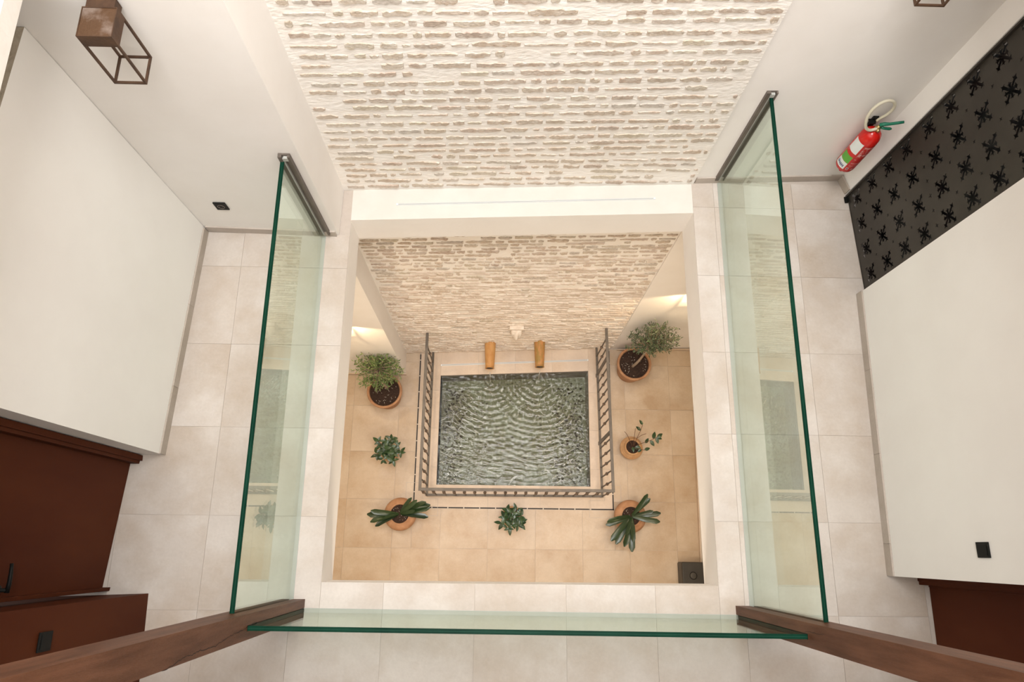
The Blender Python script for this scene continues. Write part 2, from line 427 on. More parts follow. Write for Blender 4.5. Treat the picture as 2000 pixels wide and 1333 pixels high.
vis = [b for b in up if b[1] < 1.93]
vis.sort(key=lambda b: -b[1])
single = vis[:300]; rest = vis[300:] + [b for b in up if b[1] >= 1.93]
protos = []
for (x, z, L, H) in single:
    bm = NB(); brick_geo(bm, L, H, 0.0065, 0.42, rnd)
    o = obj('brick', bm, 'brick', bwall, (x, brick_y(x), z)); o.rotation_euler = (0, rnd.uniform(-0.012, 0.012), 0.0433)
def brick_stuff(lst, depth):
    bm = NB()
    for (x, z, L, H) in lst: brick_geo(bm, L, H, depth, 0.42, rnd, Vector((x, brick_y(x), z)))
    return obj('brick', bm, 'brick', bwall, kind='stuff')
brick_stuff(rest, 0.0065)
low = brick_rows(-1.215, 1.545, LOW + 0.06, -0.02, 0.0735, rnd)
# lower down more and more faces are smeared with limewash: longer, thinner and paler ridges
sound = []; worn = []
for (x, z, L, H) in low:
    k = min(1, max(0, (-1.0 - z) / 1.6))
    if rnd.random() < k * 0.93: worn.append((x, z, max(0.03, min(L * 1.3, 2 * (1.545 - x), 2 * (x + 1.215))), H * 0.8))
    else: sound.append((x, z, L, H))
brick_stuff(sound, 0.012)
brick_stuff(worn, 0.016).data.materials[0] = M['brick_pale']

# gallery walls ----------------------------------------------------
bm = NB()
bm_prism(bm, [(-3.4, 2.19), (-2.087, 2.166), (-1.148, 2.147), (-1.139, 2.508), (-1.139, 3.0), (-3.4, 3.0)], 0.0, 6.4)
obj('wall_back_left', bm, 'plaster', kind='structure')
bm = NB()
bm_prism(bm, [(1.424, 2.619), (1.432, 2.634), (2.53, 2.682), (2.566, 2.56), (2.612, 2.545), (2.612, 3.0), (1.424, 3.0)], 0.0, 6.4)
obj('wall_back_right', bm, 'plaster', kind='structure')
bm = NB()
bm_prism(bm, [(-3.3, 2.166), (-2.084, 2.163), (-2.157, 0.568), (-3.3, 0.568)], 0.0, 2.063, 0, 1)
obj('wall_left', bm, ['plaster_pale', 'rough_top'], kind='structure')
bm = NB()
bm_prism(bm, [(2.554, 1.771), (2.509, -0.135), (3.5, -0.135), (3.5, 1.771)], 0.0, 3.0)
obj('wall_right', bm, 'plaster_pale', kind='structure')

# skirtings (tiles set on edge)
def skirt(name, p, q, n, h=0.075, th=0.011, cut=0.57):
    p = Vector((*p, 0)); q = Vector((*q, 0)); d = q - p; L = d.length; d.normalize()
    nn = Vector((*n, 0)).normalized()
    root = bpy.data.objects.new(name, None); C.objects.link(root); root['kind'] = 'structure'; root.empty_display_size = 0.1
    t = 0
    while t < L - 1e-3:
        e = min(t + cut, L); a = p + d * t; b = p + d * (e - 0.0015)
        bm = NB()
        poly = [a, b, b + nn * th, a + nn * th]
        bm_prism(bm, [(v.x, v.y) for v in poly], 0.0005, h)
        obj('tile', bm, 'skirt', root); t = e
skirt('baseboard_left', (-2.084, 2.150), (-2.157, 0.566), (1, -0.046))
skirt('baseboard_back_left', (-2.073, 2.166), (-1.16, 2.147), (0, -1))
skirt('baseboard_back_right', (1.44, 2.634), (2.527, 2.682), (0.04, -1), cut=0.5)
skirt('baseboard_pilaster', (2.528, 2.672), (2.566, 2.56), (-1, -0.3))
skirt('baseboard_right', (2.554, 1.771), (2.509, -0.135), (-1, 0.02))

# dark clad wall piece at the left door
bm = NB(); bm_prism(bm, [(-2.126, -0.283), (-3.3, -0.33), (-3.3, -1.8), (-2.06, -1.8)], 0.0, 2.9)
obj('wall_front_left', bm, 'doorwood', kind='structure')
# doors
def door(name, leaf, th, frames, handle=None, side=1):
    bm = NB(); (a, b) = leaf
    a = Vector(a); b = Vector(b)
    n = Vector((-(b - a).y, (b - a).x)).normalized() * th * side
    bm_prism(bm, [a, b, b + n, a + n], 0.004, 2.9)
    d = obj(name, bm, 'doorwood', kind='structure')
    for poly in frames:
        bm = NB(); bm_prism(bm, poly, 0.0, 2.9); bevel(obj('door_frame', bm, 'doorwood', d), 0.002)
    return d
dl = door('door_1', ((-2.361, 0.52), (-2.412, -0.275)), 0.05,
          [[(-2.42, 0.566), (-2.314, 0.566), (-2.314, 0.562), (-2.290, 0.562), (-2.288, 0.527), (-2.304, 0.527), (-2.306, 0.508), (-2.42, 0.508)],
           [(-2.47, -0.252), (-2.363, -0.249), (-2.366, -0.270), (-2.47, -0.272)]], side=-1)
dr = door('door_2', ((2.760, -0.19), (2.745, -1.1)), 0.05,
          [[(2.692, -0.137), (2.82, -0.137), (2.82, -0.200), (2.757, -0.200), (2.757, -0.186), (2.698, -0.186), (2.698, -0.165), (2.692, -0.165)]], side=1)
bm = NB(); bm_prism(bm, [(2.83, -0.137), (3.5, -0.137), (3.5, -1.8), (2.83, -1.8)], 0, 2.9)
obj('wall_front_right', bm, 'doorwood', kind='structure')
# lever handle of the left door
bm = NB()
bm_lathe(bm, [(0.004, 0), (0.024, 0), (0.024, 0.008), (0.010, 0.012), (0.010, 0.05), (0.004, 0.05)], 16)
bmesh.ops.rotate(bm, verts=bm.verts, cent=(0, 0, 0), matrix=Matrix.Rotation(PI / 2, 3, 'Y'))
bm_tube(bm, [(0.05, -0.012, 0), (0.053, 0.03, 0), (0.052, 0.08, 0.001), (0.048, 0.125, 0.002)], [0.011, 0.0105, 0.0095, 0.008], 8)
obj('door_handle', bm, 'black', dl, (-2.402, -0.215, 1.0))

# ceilings above the galleries (their lower edges frame the void)
bm = NB(); bm_prism(bm, [(-3.4, -1.9), (-1.728, -1.9), (-1.728, 3.0), (-3.4, 3.0)], 2.55, 2.63)
bm_prism(bm, [(-3.4, -1.9), (-1.80, -1.9), (-1.80, 3.0), (-3.4, 3.0)], 2.63, 2.9)
obj('ceiling', bm, 'cream', kind='structure')
bm = NB(); bm_prism(bm, [(1.98, -1.9), (3.6, -1.9), (3.6, 3.0), (1.98, 3.0)], 2.62, 2.9)
obj('ceiling', bm, 'plaster', kind='structure')
bm = NB(); bm_prism(bm, [(-3.4, -1.9), (3.6, -1.9), (3.6, -0.62), (-3.4, -0.62)], 2.63, 2.9)
obj('ceiling', bm, 'plaster', kind='structure')

bm = NB(); bm_prism(bm, [(-3.4, -2.0), (3.6, -2.0), (3.6, -1.8), (-3.4, -1.8)], 0.0, 2.9)
obj('wall_front', bm, 'plaster', kind='structure')

# upper storey walls round the light shaft (above the frame)
bm = NB(); bm_prism(bm, [(-2.0, -1.9), (-1.80, -1.9), (-1.80, 2.6), (-2.0, 2.6)], 2.9, 6.4)
obj('wall_upper_left', bm, 'plaster', kind='structure')
bm = NB(); bm_prism(bm, [(2.10, -1.9), (2.3, -1.9), (2.3, 2.7), (2.10, 2.7)], 2.9, 6.4)
obj('wall_upper_right', bm, 'plaster', kind='structure')
bm = NB(); bm_prism(bm, [(-2.0, -2.0), (2.3, -2.0), (2.3, -1.85), (-2.0, -1.85)], 2.9, 6.4)
obj('wall_upper_front', bm, 'plaster', kind='structure')

# ground floor walls ------------------------------------------------
bm = NB(); bm_prism(bm, [(-3.3, 2.197), (-1.204, 2.209), (-1.215, 2.508), (-1.26, 3.0), (-3.3, 3.0)], LOW, -0.316)
obj('wall_ground_back_left', bm, 'plaster', kind='structure')
bm = NB(); bm_prism(bm, [(1.55, brick_y(1.55) - 0.012), (3.5, 2.64), (3.5, 3.0), (1.55, 3.0)], LOW, -0.316)
obj('wall_ground_back_right', bm, 'plaster', kind='structure')
bm = NB(); bm_prism(bm, [(2.556, -0.165), (3.5, -0.165), (3.5, 1.80), (2.592, 1.80)], LOW, -0.316)
obj('wall_ground_right', bm, 'plaster', kind='structure')
bm = NB(); bm_prism(bm, [(3.3, -2.0), (3.5, -2.0), (3.5, -0.165), (3.3, -0.165)], LOW, -0.316)
obj('wall_ground_front_right', bm, 'dark', kind='structure')
bm = NB(); bm_prism(bm, [(3.45, 1.8), (3.6, 1.8), (3.6, 2.9), (3.45, 2.9)], LOW, -0.316)
obj('wall_ground_far_right', bm, 'plaster', kind='structure')
bm = NB(); bm_prism(bm, [(-3.4, -2.0), (-3.2, -2.0), (-3.2, 2.2), (-3.4, 2.2)], LOW, -0.316)
obj('wall_ground_left', bm, 'plaster', kind='structure')
bm = NB(); bm_prism(bm, [(-3.4, -2.1), (3.6, -2.1), (3.6, -1.9), (-3.4, -1.9)], LOW, -0.316)
obj('wall_ground_front', bm, 'plaster', kind='structure')
def low_skirt(name, poly):
    bm = NB(); bm_prism(bm, poly, LOW, LOW + 0.06); obj(name, bm, 'border_low', kind='structure')
low_skirt('baseboard_ground_left', [(-3.2, 2.198), (-1.196, 2.209), (-1.196, 2.197), (-3.2, 2.186)])
low_skirt('baseboard_ground_right', [(1.60, 2.594), (3.4, 2.632), (3.4, 2.620), (1.60, 2.582)])
low_skirt('baseboard_ground_side', [(2.548, -0.165), (2.556, -0.165), (2.592, 1.80), (2.584, 1.80)])

# ground floor
bm = NB()
PX0, PX1, PY0, PY1a, PY1b = -0.745, 1.213, 0.782, 2.203, 2.297
z0, z1 = LOW - 0.6, LOW - 0.004
bm_prism(bm, [(-3.4, -2.1), (PX0, -2.1), (PX0, 3.0), (-3.4, 3.0)], z0, z1)
bm_prism(bm, [(PX1, -2.1), (3.6, -2.1), (3.6, 3.0), (PX1, 3.0)], z0, z1)
bm_prism(bm, [(PX0, -2.1), (PX1, -2.1), (PX1, PY0), (PX0, PY0)], z0, z1)
bm_prism(bm, [(PX0, PY1a), (PX1, PY1b), (PX1, 3.0), (PX0, 3.0)], z0, z1)
lfloor = obj('floor', bm, 'joint', kind='structure')
DX0, DX1, DY0 = -1.030, 1.506, 0.490
xs = [-3.2, -3.05, -2.455, -1.862, -1.270, -0.677, -0.083, 0.510, 1.102, 1.690, 2.283, 2.87, 3.46]
ys = [-1.9, -1.77, -1.18, -0.587, 0.006, 0.595, 1.193, 1.785, 2.38, 2.8]
def clip_low(x): return 2.19 if x < -1.2 else (2.51 if x < 0 else 2.60)
tiles(lfloor, xs, ys, [(DX0, DY0, DX1, 3.0)], LOW, 0.004, 'tile_low', clip_low, 0.0025)
# border slabs between drain slot and basin
IX0, IX1, IY0 = -1.012, 1.488, 0.508
def slab(poly):
    bm = NB(); bm_prism(bm, poly, LOW - 0.004, LOW); obj('tile', bm, 'border_low', lfloor)
g = 0.0015
yy = [IY0, 1.0, 1.5, 2.0, 2.53]
for i in range(4):
    a, b = yy[i] + g, yy[i + 1] - g
    slab([(IX0, a), (PX0 - (0 if i else 0), a), (PX0, b), (IX0, b)])
    slab([(PX1, a), (IX1, a), (IX1, b + (0.1 if i == 3 else 0)), (PX1, b + (0.1 if i == 3 else 0))])
xx = [PX0, -0.09, 0.57, PX1]
for i in range(3):
    slab([(xx[i] + g, IY0), (xx[i + 1] - g, IY0), (xx[i + 1] - g, PY0), (xx[i] + g, PY0)])
def pyb(x): return PY1a + (PY1b - PY1a) * (x - PX0) / (PX1 - PX0)
xx = [PX0, -0.25, 0.24, 0.73, PX1]
for i in range(4):
    slab([(xx[i] + g, pyb(xx[i])), (xx[i + 1] - g, pyb(xx[i + 1])), (xx[i + 1] - g, brick_y(xx[i + 1])), (xx[i] + g, brick_y(xx[i]))])

# slot drain ---------------------------------------------------------
dr_ = thing('slot_drain', 'narrow dark slot drain let into the stone floor around the iron railing of the pool', 'drain', (0, 0, LOW))
bm = NB()
for a, b in (((DX0 + 0.002, DY0, -0.004), (DX0 + 0.016, 2.49, -0.0025)), ((DX0, DY0 + 0.002, -0.004), (DX1, DY0 + 0.016, -0.0025)), ((DX1 - 0.016, DY0, -0.004), (DX1 - 0.002, 2.58, -0.0025))):
    bm_box(bm, a, b)
obj('channel', bm, 'drain', dr_)
bm = NB(); y = DY0 + 0.2; bars = []
def spacer(x, y, dx, dy):
    bm = NB(); bm_box(bm, (-dx, -dy, -0.004), (dx, dy, -0.0005)); obj('spacer', bm, 'spacer', dr_, (x, y, 0))
bm.free()
k = 0
while DY0 + 0.2 + k * 0.215 < 2.45:
    spacer(DX0 + 0.009, DY0 + 0.2 + k * 0.215, 0.008, 0.006); spacer(DX1 - 0.009, DY0 + 0.2 + k * 0.215, 0.008, 0.006); k += 1
k = 0
while DX0 + 0.24 + k * 0.2 < DX1 - 0.1:
    spacer(DX0 + 0.24 + k * 0.2, DY0 + 0.009, 0.006, 0.008); k += 1
# inspection covers in the corners
def cover(name, lab, cx, cy, sx):
    root = thing(name, lab, 'drain cover', (cx, cy, LOW), 0, 'corner drain covers')
    for (a, b) in (((-0.0015, 0), (0.0015, 0.27)),):
        pass
    bm = NB(); L = 0.30; wv = 0.105; t = 0.0022
    # L shaped outline, arms along +y and along sx*x
    pts = [(-wv * sx, -wv), (L * sx, -wv), (L * sx, wv), (wv * sx, wv), (wv * sx, L), (-wv * sx, L)]
    for i in range(6):
        p, q = pts[i], pts[(i + 1) % 6]
        bm_bar(bm, (p[0], p[1], 0.0006), (q[0], q[1], 0.0006), 0.0045, 0.0016)
    obj('joint_outline', bm, 'joint', root)
cover('inspection_cover', 'thin outline of the L-shaped drain cover at the left front corner of the pool', DX0 + 0.012, DY0 + 0.012, 1)
cover('inspection_cover', 'thin outline of the L-shaped drain cover at the right front corner of the pool', DX1 - 0.012, DY0 + 0.012, -1)

# pool ----------------------------------------------------------------
pool = thing('fountain_basin', 'rectangular sunken fountain basin with rippling green water behind the iron railing', 'pool', (0.23, 1.5, LOW))
ox, oy = 0.23, 1.5
bm = NB()
ins = [(PX0, PY0), (PX1, PY0), (PX1, PY1b), (PX0, PY1a)]
for i in range(4):
    a, b = ins[i], ins[(i + 1) % 4]
    v = [bm.verts.new((p[0] - ox, p[1] - oy, z)) for p, z in ((a, -0.45), (b, -0.45), (b, -0.001), (a, -0.001))]
    bm.faces.new(v)
obj('basin_wall', bm, 'poolwall', pool)
bm = NB(); v = [bm.verts.new((p[0] - ox, p[1] - oy, -0.36)) for p in ins]; bm.faces.new(v)
obj('basin_floor', bm, 'poolfloor', pool)
# star shaped mosaic pieces on the basin floor, near the sides
bm = NB(); r5 = random.Random(5)
for k in range(620):
    side = r5.random()
    if side < 0.36: x = r5.uniform(PX0 + 0.03, PX0 + 0.30); y = r5.uniform(PY0 + 0.05, 2.1)
    elif side < 0.8: x = r5.uniform(PX1 - 0.42, PX1 - 0.04); y = r5.uniform(PY0 + 0.05, 2.2)
    else: x = r5.uniform(PX0, PX1); y = r5.uniform(0.95, 1.95)
    s = r5.uniform(0.008, 0.026); a0 = r5.uniform(0, PI)
    vs = []
    for i in range(8):
        r = s if i % 2 == 0 else s * 0.4
        vs.append(bm.verts.new((x - ox + r * math.cos(a0 + i * PI / 4), y - oy + r * math.sin(a0 + i * PI / 4), -0.355)))
    bm.faces.new(vs)
o = obj('mosaic_star', bm, 'mosaic', pool, kind='stuff')
from mathutils import noise as mn
# water surface with ripples from the two falling jets
bm = NB(); nx, ny = 360, 280; grid = []
J = [(-0.09, 2.14), (0.545, 2.17)]
r3 = random.Random(3)
waves = [(r3.uniform(0, 2 * PI), r3.uniform(40, 130), r3.uniform(0, 6.28)) for _ in range(14)]
for j in range(ny + 1):
    row = []
    for i in range(nx + 1):
        u = i / nx; x = PX0 + (PX1 - PX0) * u; y = PY0 + (pyb(x) - PY0) * j / ny
        z = 0
        for (jx, jy) in J:
            d = math.hypot(x - jx, y - jy); z += 0.0017 * math.sin(d * 85 + 2 * mn.noise(Vector((x * 4, y * 4, 0)))) / (0.4 + d * 0.8)
        z += 0.0012 * math.sin(math.hypot(x + 0.2, y - 3.0) * 85 + 2.5 * mn.noise(Vector((x * 5, y * 5, 3)))) * (0.6 + mn.noise(Vector((x * 2.5, y * 2.5, 9))))
        z += 0.0018 * mn.noise(Vector((x * 16, y * 20, 1))) + 0.0019 * mn.noise(Vector((x * 42, y * 50, 5)))
        for (a, kf, ph) in waves: z += 0.00022 * math.sin((x * math.cos(a) + y * math.sin(a)) * kf + ph)
        row.append(bm.verts.new((x - ox, y - oy, -0.06 + z)))
    grid.append(row)
for j in range(ny):
    for i in range(nx):
        f = bm.faces.new((grid[j][i], grid[j][i + 1], grid[j + 1][i + 1], grid[j + 1][i])); f.smooth = True
obj('water_surface', bm, 'water', pool)
for (jx, jy, lab) in ((-0.09, 2.165, 'thin water jet falling from the left clay spout into the basin'), (0.546, 2.195, 'thin water jet falling from the right clay spout into the basin')):
    bm = NB(); r = random.Random(int(jx * 100))
    bm_tube(bm, [(jx - ox, jy - oy + 0.004, 0.36), (jx - ox, jy - oy - 0.02, 0.25), (jx - ox + 0.002, jy - oy - 0.03, 0.05), (jx - ox, jy - oy - 0.034, -0.1)], [0.006, 0.005, 0.0045, 0.006], 6)
    obj('water_jet', bm, 'jet', pool, label=lab)

# ================================================================== THINGS
# clay spouts
def spout(x, m, lab):
    yw = brick_y(x)
    t = thing('clay_spout', lab, 'spout', (x, yw, -4.10), 0, 'clay spouts above the pool')
    bm = NB(); n = 7; prof = []
    for i in range(n):
        s = i / (n - 1); prof.append((0.073 - 0.018 * s ** 1.3, s))
    pts = [(0, 0.05 - (0.385) * s, 0.0 + 0.012 * s) for _, s in prof]
    bm_tube(bm, pts, [r for r, _ in prof], 24)
    obj('body', bm, m, t)
    bm = NB()
    pts = [(0.0565 * math.cos(a), -0.336, 0.012 + 0.0565 * math.sin(a)) for a in [2 * PI * k / 24 for k in range(24)]]
    bm_tube(bm, pts, 0.005, 6, True); obj('rim', bm, m, t)
    bm = NB(); bm_tube(bm, [(0, -0.334, 0.012), (0, -0.3365, 0.012)], 0.044, 20); obj('mouth', bm, 'drain', t)
spout(-0.095, 'spout', 'tapered ochre clay spout on the brick wall, left one of the two')
spout(0.541, 'spoutmoss', 'tapered ochre clay spout with mossy stains, right one of the two')
# carved corbel
xc = 0.225; yc = brick_y(xc)
t = thing('carved_corbel', 'small carved pale stone head set in the brick wall above the clay spouts', 'sculpture', (xc, yc, -3.37))
bm = NB(); bm_box(bm, (-0.085, -0.062, 0.0), (0.085, 0.02, 0.035)); bevel(obj('slab', bm, 'carved', t), 0.004)
bm = NB(); bmesh.ops.create_icosphere(bm, subdivisions=4, radius=1.0)
from mathutils import noise as mn
for v in bm.verts:
    p = v.co.copy()
    k = 1 + 0.16 * mn.noise(p * 2.6) + 0.07 * mn.noise(p * 7)
    # brow, nose, chin
    if p.y < 0:
        k += 0.20 * math.exp(-((p.x / 0.16) ** 2 + ((p.z + 0.05) / 0.32) ** 2))
        k -= 0.14 * math.exp(-(((abs(p.x) - 0.36) / 0.16) ** 2 + ((p.z - 0.18) / 0.14) ** 2))
        k -= 0.10 * math.exp(-((p.x / 0.3) ** 2 + ((p.z + 0.5) / 0.08) ** 2))
    q = min(1.3, 1 / max(abs(p.x), abs(p.z)) ** 0.8)
    v.co = Vector((p.x * q * 0.070 * (0.85 + 0.15 * k), p.y * (0.125 * k if p.y < 0 else 0.02), p.z * q * 0.10 - 0.105))
for f in bm.faces: f.smooth = True
obj('face', bm, 'carved', t)

# light strips
def strip(lab, p, q, z, wd):
    p = Vector((*p, z)); q = Vector((*q, z))
    t = thing('light_strip', lab, 'light strip', p, 0, 'white light strips')
    d = q - p
    bm = NB(); bm_bar(bm, (0, 0, 0.003), d + Vector((0, 0, 0.003)), wd, 0.007); obj('profile', bm, 'alu', t)
    bm = NB(); bm_bar(bm, Vector((0, 0, 0.0065)) + d * 0.004, d * 0.996 + Vector((0, 0, 0.0065)), wd * 0.35, 0.002); obj('diffuser', bm, 'gasket', t)
    for s in (0, 1):
        bm = NB(); c = d * s; bm_box(bm, (c.x - 0.006, c.y - wd * 0.55, 0), (c.x + 0.006, c.y + wd * 0.55, 0.009)); obj('end_cap', bm, 'diffuser', t)
strip('slim white light strip lying along the cream ledge under the upper brick wall', (-0.746, 2.399), (1.135, 2.49), 0.0, 0.013)
strip('white twin light strip on the stone border between the pool and the brick wall', (-0.742, 2.343), (1.211, 2.446), LOW, 0.022)

# glass balustrade panels
def pane(name, lab, a, b, th, h, z0=0.002):
    """a, b: ends of the pane's centre line on the floor"""
    a = Vector((*a, 0)); b = Vector((*b, 0)); d = b - a; L = d.length; ang = math.atan2(d.y, d.x)
    t = thing(name, lab, 'glass panel', (a + b) / 2, ang, 'glass balustrade panels around the void')
    bm = NB()
    for s in (-1, 1):
        v = [bm.verts.new(p) for p in ((-L / 2, s * th / 2, z0), (L / 2, s * th / 2, z0), (L / 2, s * th / 2, h - 0.004), (-L / 2, s * th / 2, h - 0.004))]
        bm.faces.new(v if s > 0 else v[::-1])
    obj('glass_sheet', bm, 'glass', t, nrm=False)
    bm = NB()
    for s in (-1, 1): bm_box(bm, (-L / 2, s * th * 0.27 - th * 0.225, h - 0.008), (L / 2, s * th * 0.27 + th * 0.225, h))
    bm_box(bm, (-L / 2 , -th / 2, z0), (-L / 2 + 0.004, th / 2, h - 0.008)); bm_box(bm, (L / 2 - 0.004, -th / 2, z0), (L / 2, th / 2, h - 0.008))
    bevel(obj('polished_edge', bm, 'glassedge', t), 0.001, 1)
    bm = NB(); bm_box(bm, (-L / 2, -th * 0.05, h - 0.01), (L / 2, th * 0.05, h - 0.002)); obj('laminate_film', bm, 'glassedge_line', t)
    bm = NB(); s = -1 
    bm_box(bm, (-L / 2, -th / 2 - 0.002, 0.0), (L / 2, th / 2 + 0.002, 0.005)); obj('bottom_seal', bm, 'gasket', t)
    return t
pane('glass_panel', 'tall clear glass balustrade panel along the left side of the void', (-1.247, -0.318), (-1.253, 2.148), 0.023, 1.045)
pane('glass_panel', 'tall clear glass balustrade panel along the right side of the void', (1.617, -0.335), (1.622, 2.652), 0.023, 1.045)
pane('glass_panel', 'clear glass balustrade panel in front, between the two brown wooden posts', (-1.166, -0.372), (1.530, -0.388), 0.023, 1.045)
def channel(lab, x, y, ang):
    t = thing('wall_channel', lab, 'metal channel', (x, y, 0.05), ang, 'wall channels holding the glass')
    bm = NB(); bm_box(bm, (-0.034, -0.001, 0), (0.034, 0.010, 1.045)); bm_box(bm, (-0.034, -0.018, 0), (-0.013, 0.0, 1.045)); bm_box(bm, (0.020, -0.018, 0), (0.034, 0.0, 1.045))
    obj('profile', bm, 'channel', t)
    bm = NB(); bm_box(bm, (-0.013, -0.015, 0), (-0.006, 0.0, 1.02)); bm_box(bm, (-0.006, -0.017, 1.0), (0.02, 0.0, 1.03)); obj('gasket', bm, 'gasket', t)
cl = channel('dark bronze wall channel holding the far end of the left glass panel', -1.232, 2.139, PI * 0)
# mirrored profile on the right
t = thing('wall_channel', 'dark bronze wall channel holding the far end of the right glass panel', 'metal channel', (1.612, 2.640, 0.05), 0.04, 'wall channels holding the glass')
bm = NB(); bm_box(bm, (-0.034, -0.001, 0), (0.034, 0.010, 1.045)); bm_box(bm, (0.024, -0.018, 0), (0.034, 0.0, 1.045)); bm_box(bm, (-0.034, -0.018, 0), (-0.010, 0.0, 1.045))
obj('profile', bm, 'channel', t)
bm = NB(); bm_box(bm, (-0.010, -0.015, 0), (-0.003, 0.0, 1.02)); bm_box(bm, (-0.003, -0.017, 1.0), (0.02, 0.0, 1.03)); obj('gasket', bm, 'gasket', t)

# wooden posts with grooves for the glass
def post(lab, x0, x1, y0, y1, gx, gy, side, crack):
    """groove gy (y position) on the face looking into the void, groove gx on the back face"""
    t = thing('wooden_post', lab, 'post', ((x0 + x1) / 2, (y0 + y1) / 2, 0), 0, 'brown wooden posts')
    cx, cy = (x0 + x1) / 2, (y0 + y1) / 2
    a, b, c, d = x0 - cx, x1 - cx, y0 - cy, y1 - cy
    gx -= cx; gy -= cy; gw = 0.014; gd = 0.022; H = 1.052
    if side > 0: f = b; s = 1
    else: f = a; s = -1
    e = a if side > 0 else b
    poly = [(e, c), (f, c), (f, gy - gw), (f - s * gd, gy - gw), (f - s * gd, gy + gw), (f, gy + gw), (f, d),
            (gx + s * gw, d), (gx + s * gw, d - gd), (gx - s * gw, d - gd), (gx - s * gw, d), (e, d)]
    if abs(gx - e) < gw + 0.004:
        poly = poly[:7] + [(gx + s * gw, d), (gx + s * gw, d - gd), (e, d - gd)]
    bm = NB(); bm_prism(bm, poly, 0.0, H); obj('lower_shaft', bm, 'wood', t)
    bm = NB(); bm_prism(bm, [(a, c), (b, c), (b, d), (a, d)], H, 2.9); obj('upper_shaft', bm, 'wood', t)
    bm = NB(); r = random.Random(crack)
    z = 0.72 if side > 0 else 1.02; zend = 1.95 if side > 0 else 1.25; y = cy * 0 + (0.012 if side > 0 else 0.008)
    pv = None
    while z < zend:
        yn = y + r.uniform(-0.004, 0.0045) - (0.0013 if side > 0 else 0.0); wv = r.uniform(0.0008, 0.0022)
        v1 = bm.verts.new((f + s * 0.0006, yn - wv, z)); v2 = bm.verts.new((f + s * 0.0006, yn + wv, z))
        if pv: bm.faces.new((pv[0], v1, v2, pv[1]))
        pv = (v1, v2); y = yn; z += r.uniform(0.010, 0.025)
    obj('crack', bm, 'crack', t)
post('square brown wooden post at the left front corner of the void, with a long crack', -1.300, -1.163, -0.424, -0.307, -1.247, -0.372, 1, 4)
post('square brown wooden post at the right front corner of the void', 1.516, 1.650, -0.436, -0.322, 1.617, -0.388, -1, 9)

# lanterns
def lantern(lab, x, ywall, z0, lit=False, group=None):
    """open box frame hanging before a wall; x = centre"""
    t = thing('wall_lantern', lab, 'wall lamp', (x, ywall, z0), 0.0, 'rusty box lanterns')
    hw = 0.0715; H = 0.305; yb = -0.06; yf = -0.203; b = 0.0095; cap = 0.062
    bm = NB(); bm_box(bm, (-hw + 0.0, yb - 0.0, H - 0.07), (hw - 0.025, 0.0, H - 0.018)); bevel(obj('wall_mount', bm, 'rust', t), 0.002)
    bm = NB()
    for zz in (0, ):
        bm_box(bm, (-hw, yf, zz), (hw, yf + b, zz + b)); bm_box(bm, (-hw, yb - b, zz), (hw, yb, zz + b))
        bm_box(bm, (-hw, yf + b, zz), (-hw + b, yb - b, zz + b)); bm_box(bm, (hw - b, yf + b, zz), (hw, yb - b, zz + b))
    obj('bottom_frame', bm, 'rust', t)
    for (sx, yy) in ((-hw, yf), (hw - b, yf), (-hw, yb - b), (hw - b, yb - b)):
        bm = NB(); bm_box(bm, (sx, yy, b), (sx + b, yy + b, H - cap)); obj('upright', bm, 'rust', t)
    bm = NB()
    bm_box(bm, (-hw, yf, H - cap), (-hw + 0.004, yb, H)); bm_box(bm, (hw - 0.004, yf, H - cap), (hw, yb, H))
    bm_box(bm, (-hw + 0.004, yf, H - cap), (hw - 0.004, yf + 0.004, H)); bm_box(bm, (-hw + 0.004, yb - 0.004, H - cap), (hw - 0.004, yb, H))
    obj('cap', bm, 'rust', t)
    bm = NB(); bm_box(bm, (-hw + 0.004, yf + 0.004, H - 0.008), (hw - 0.004, yb - 0.004, H - 0.003)); obj('top_plate', bm, 'rusttop', t)
    bm = NB(); bm_box(bm, (-0.035, yf + 0.036, H - cap + 0.004), (0.035, yb - 0.036, H - cap + 0.012)); obj('lamp_disc', bm, 'diffuser', t)
    return t
lantern('rusty steel box lantern hanging open on the left back wall', -1.633, 2.152, 1.975)
lantern('rusty steel box lantern cut off by the top edge, on the right back wall', 1.999, 2.672, 1.985)
lantern('rusty steel box lantern lit on the ground floor wall behind the left potted olive', -1.650, 2.205, -2.56)
lantern('rusty steel box lantern lit on the ground floor wall behind the right potted olive', 2.115, 2.604, -2.52)
for (x, y, z) in ((-1.650, 2.075, -2.325), (2.115, 2.474, -2.285)):
    l = bpy.data.lights.new('lantern_bulb', 'SPOT'); l.energy = 24; l.color = (1.0, 0.76, 0.45); l.spot_size = 2.7; l.spot_blend = 0.25; l.shadow_soft_size = 0.02
    o = bpy.data.objects.new('lantern_bulb', l); C.objects.link(o); o.location = (x, y, z); o.rotation_euler = (0, 0, 0)

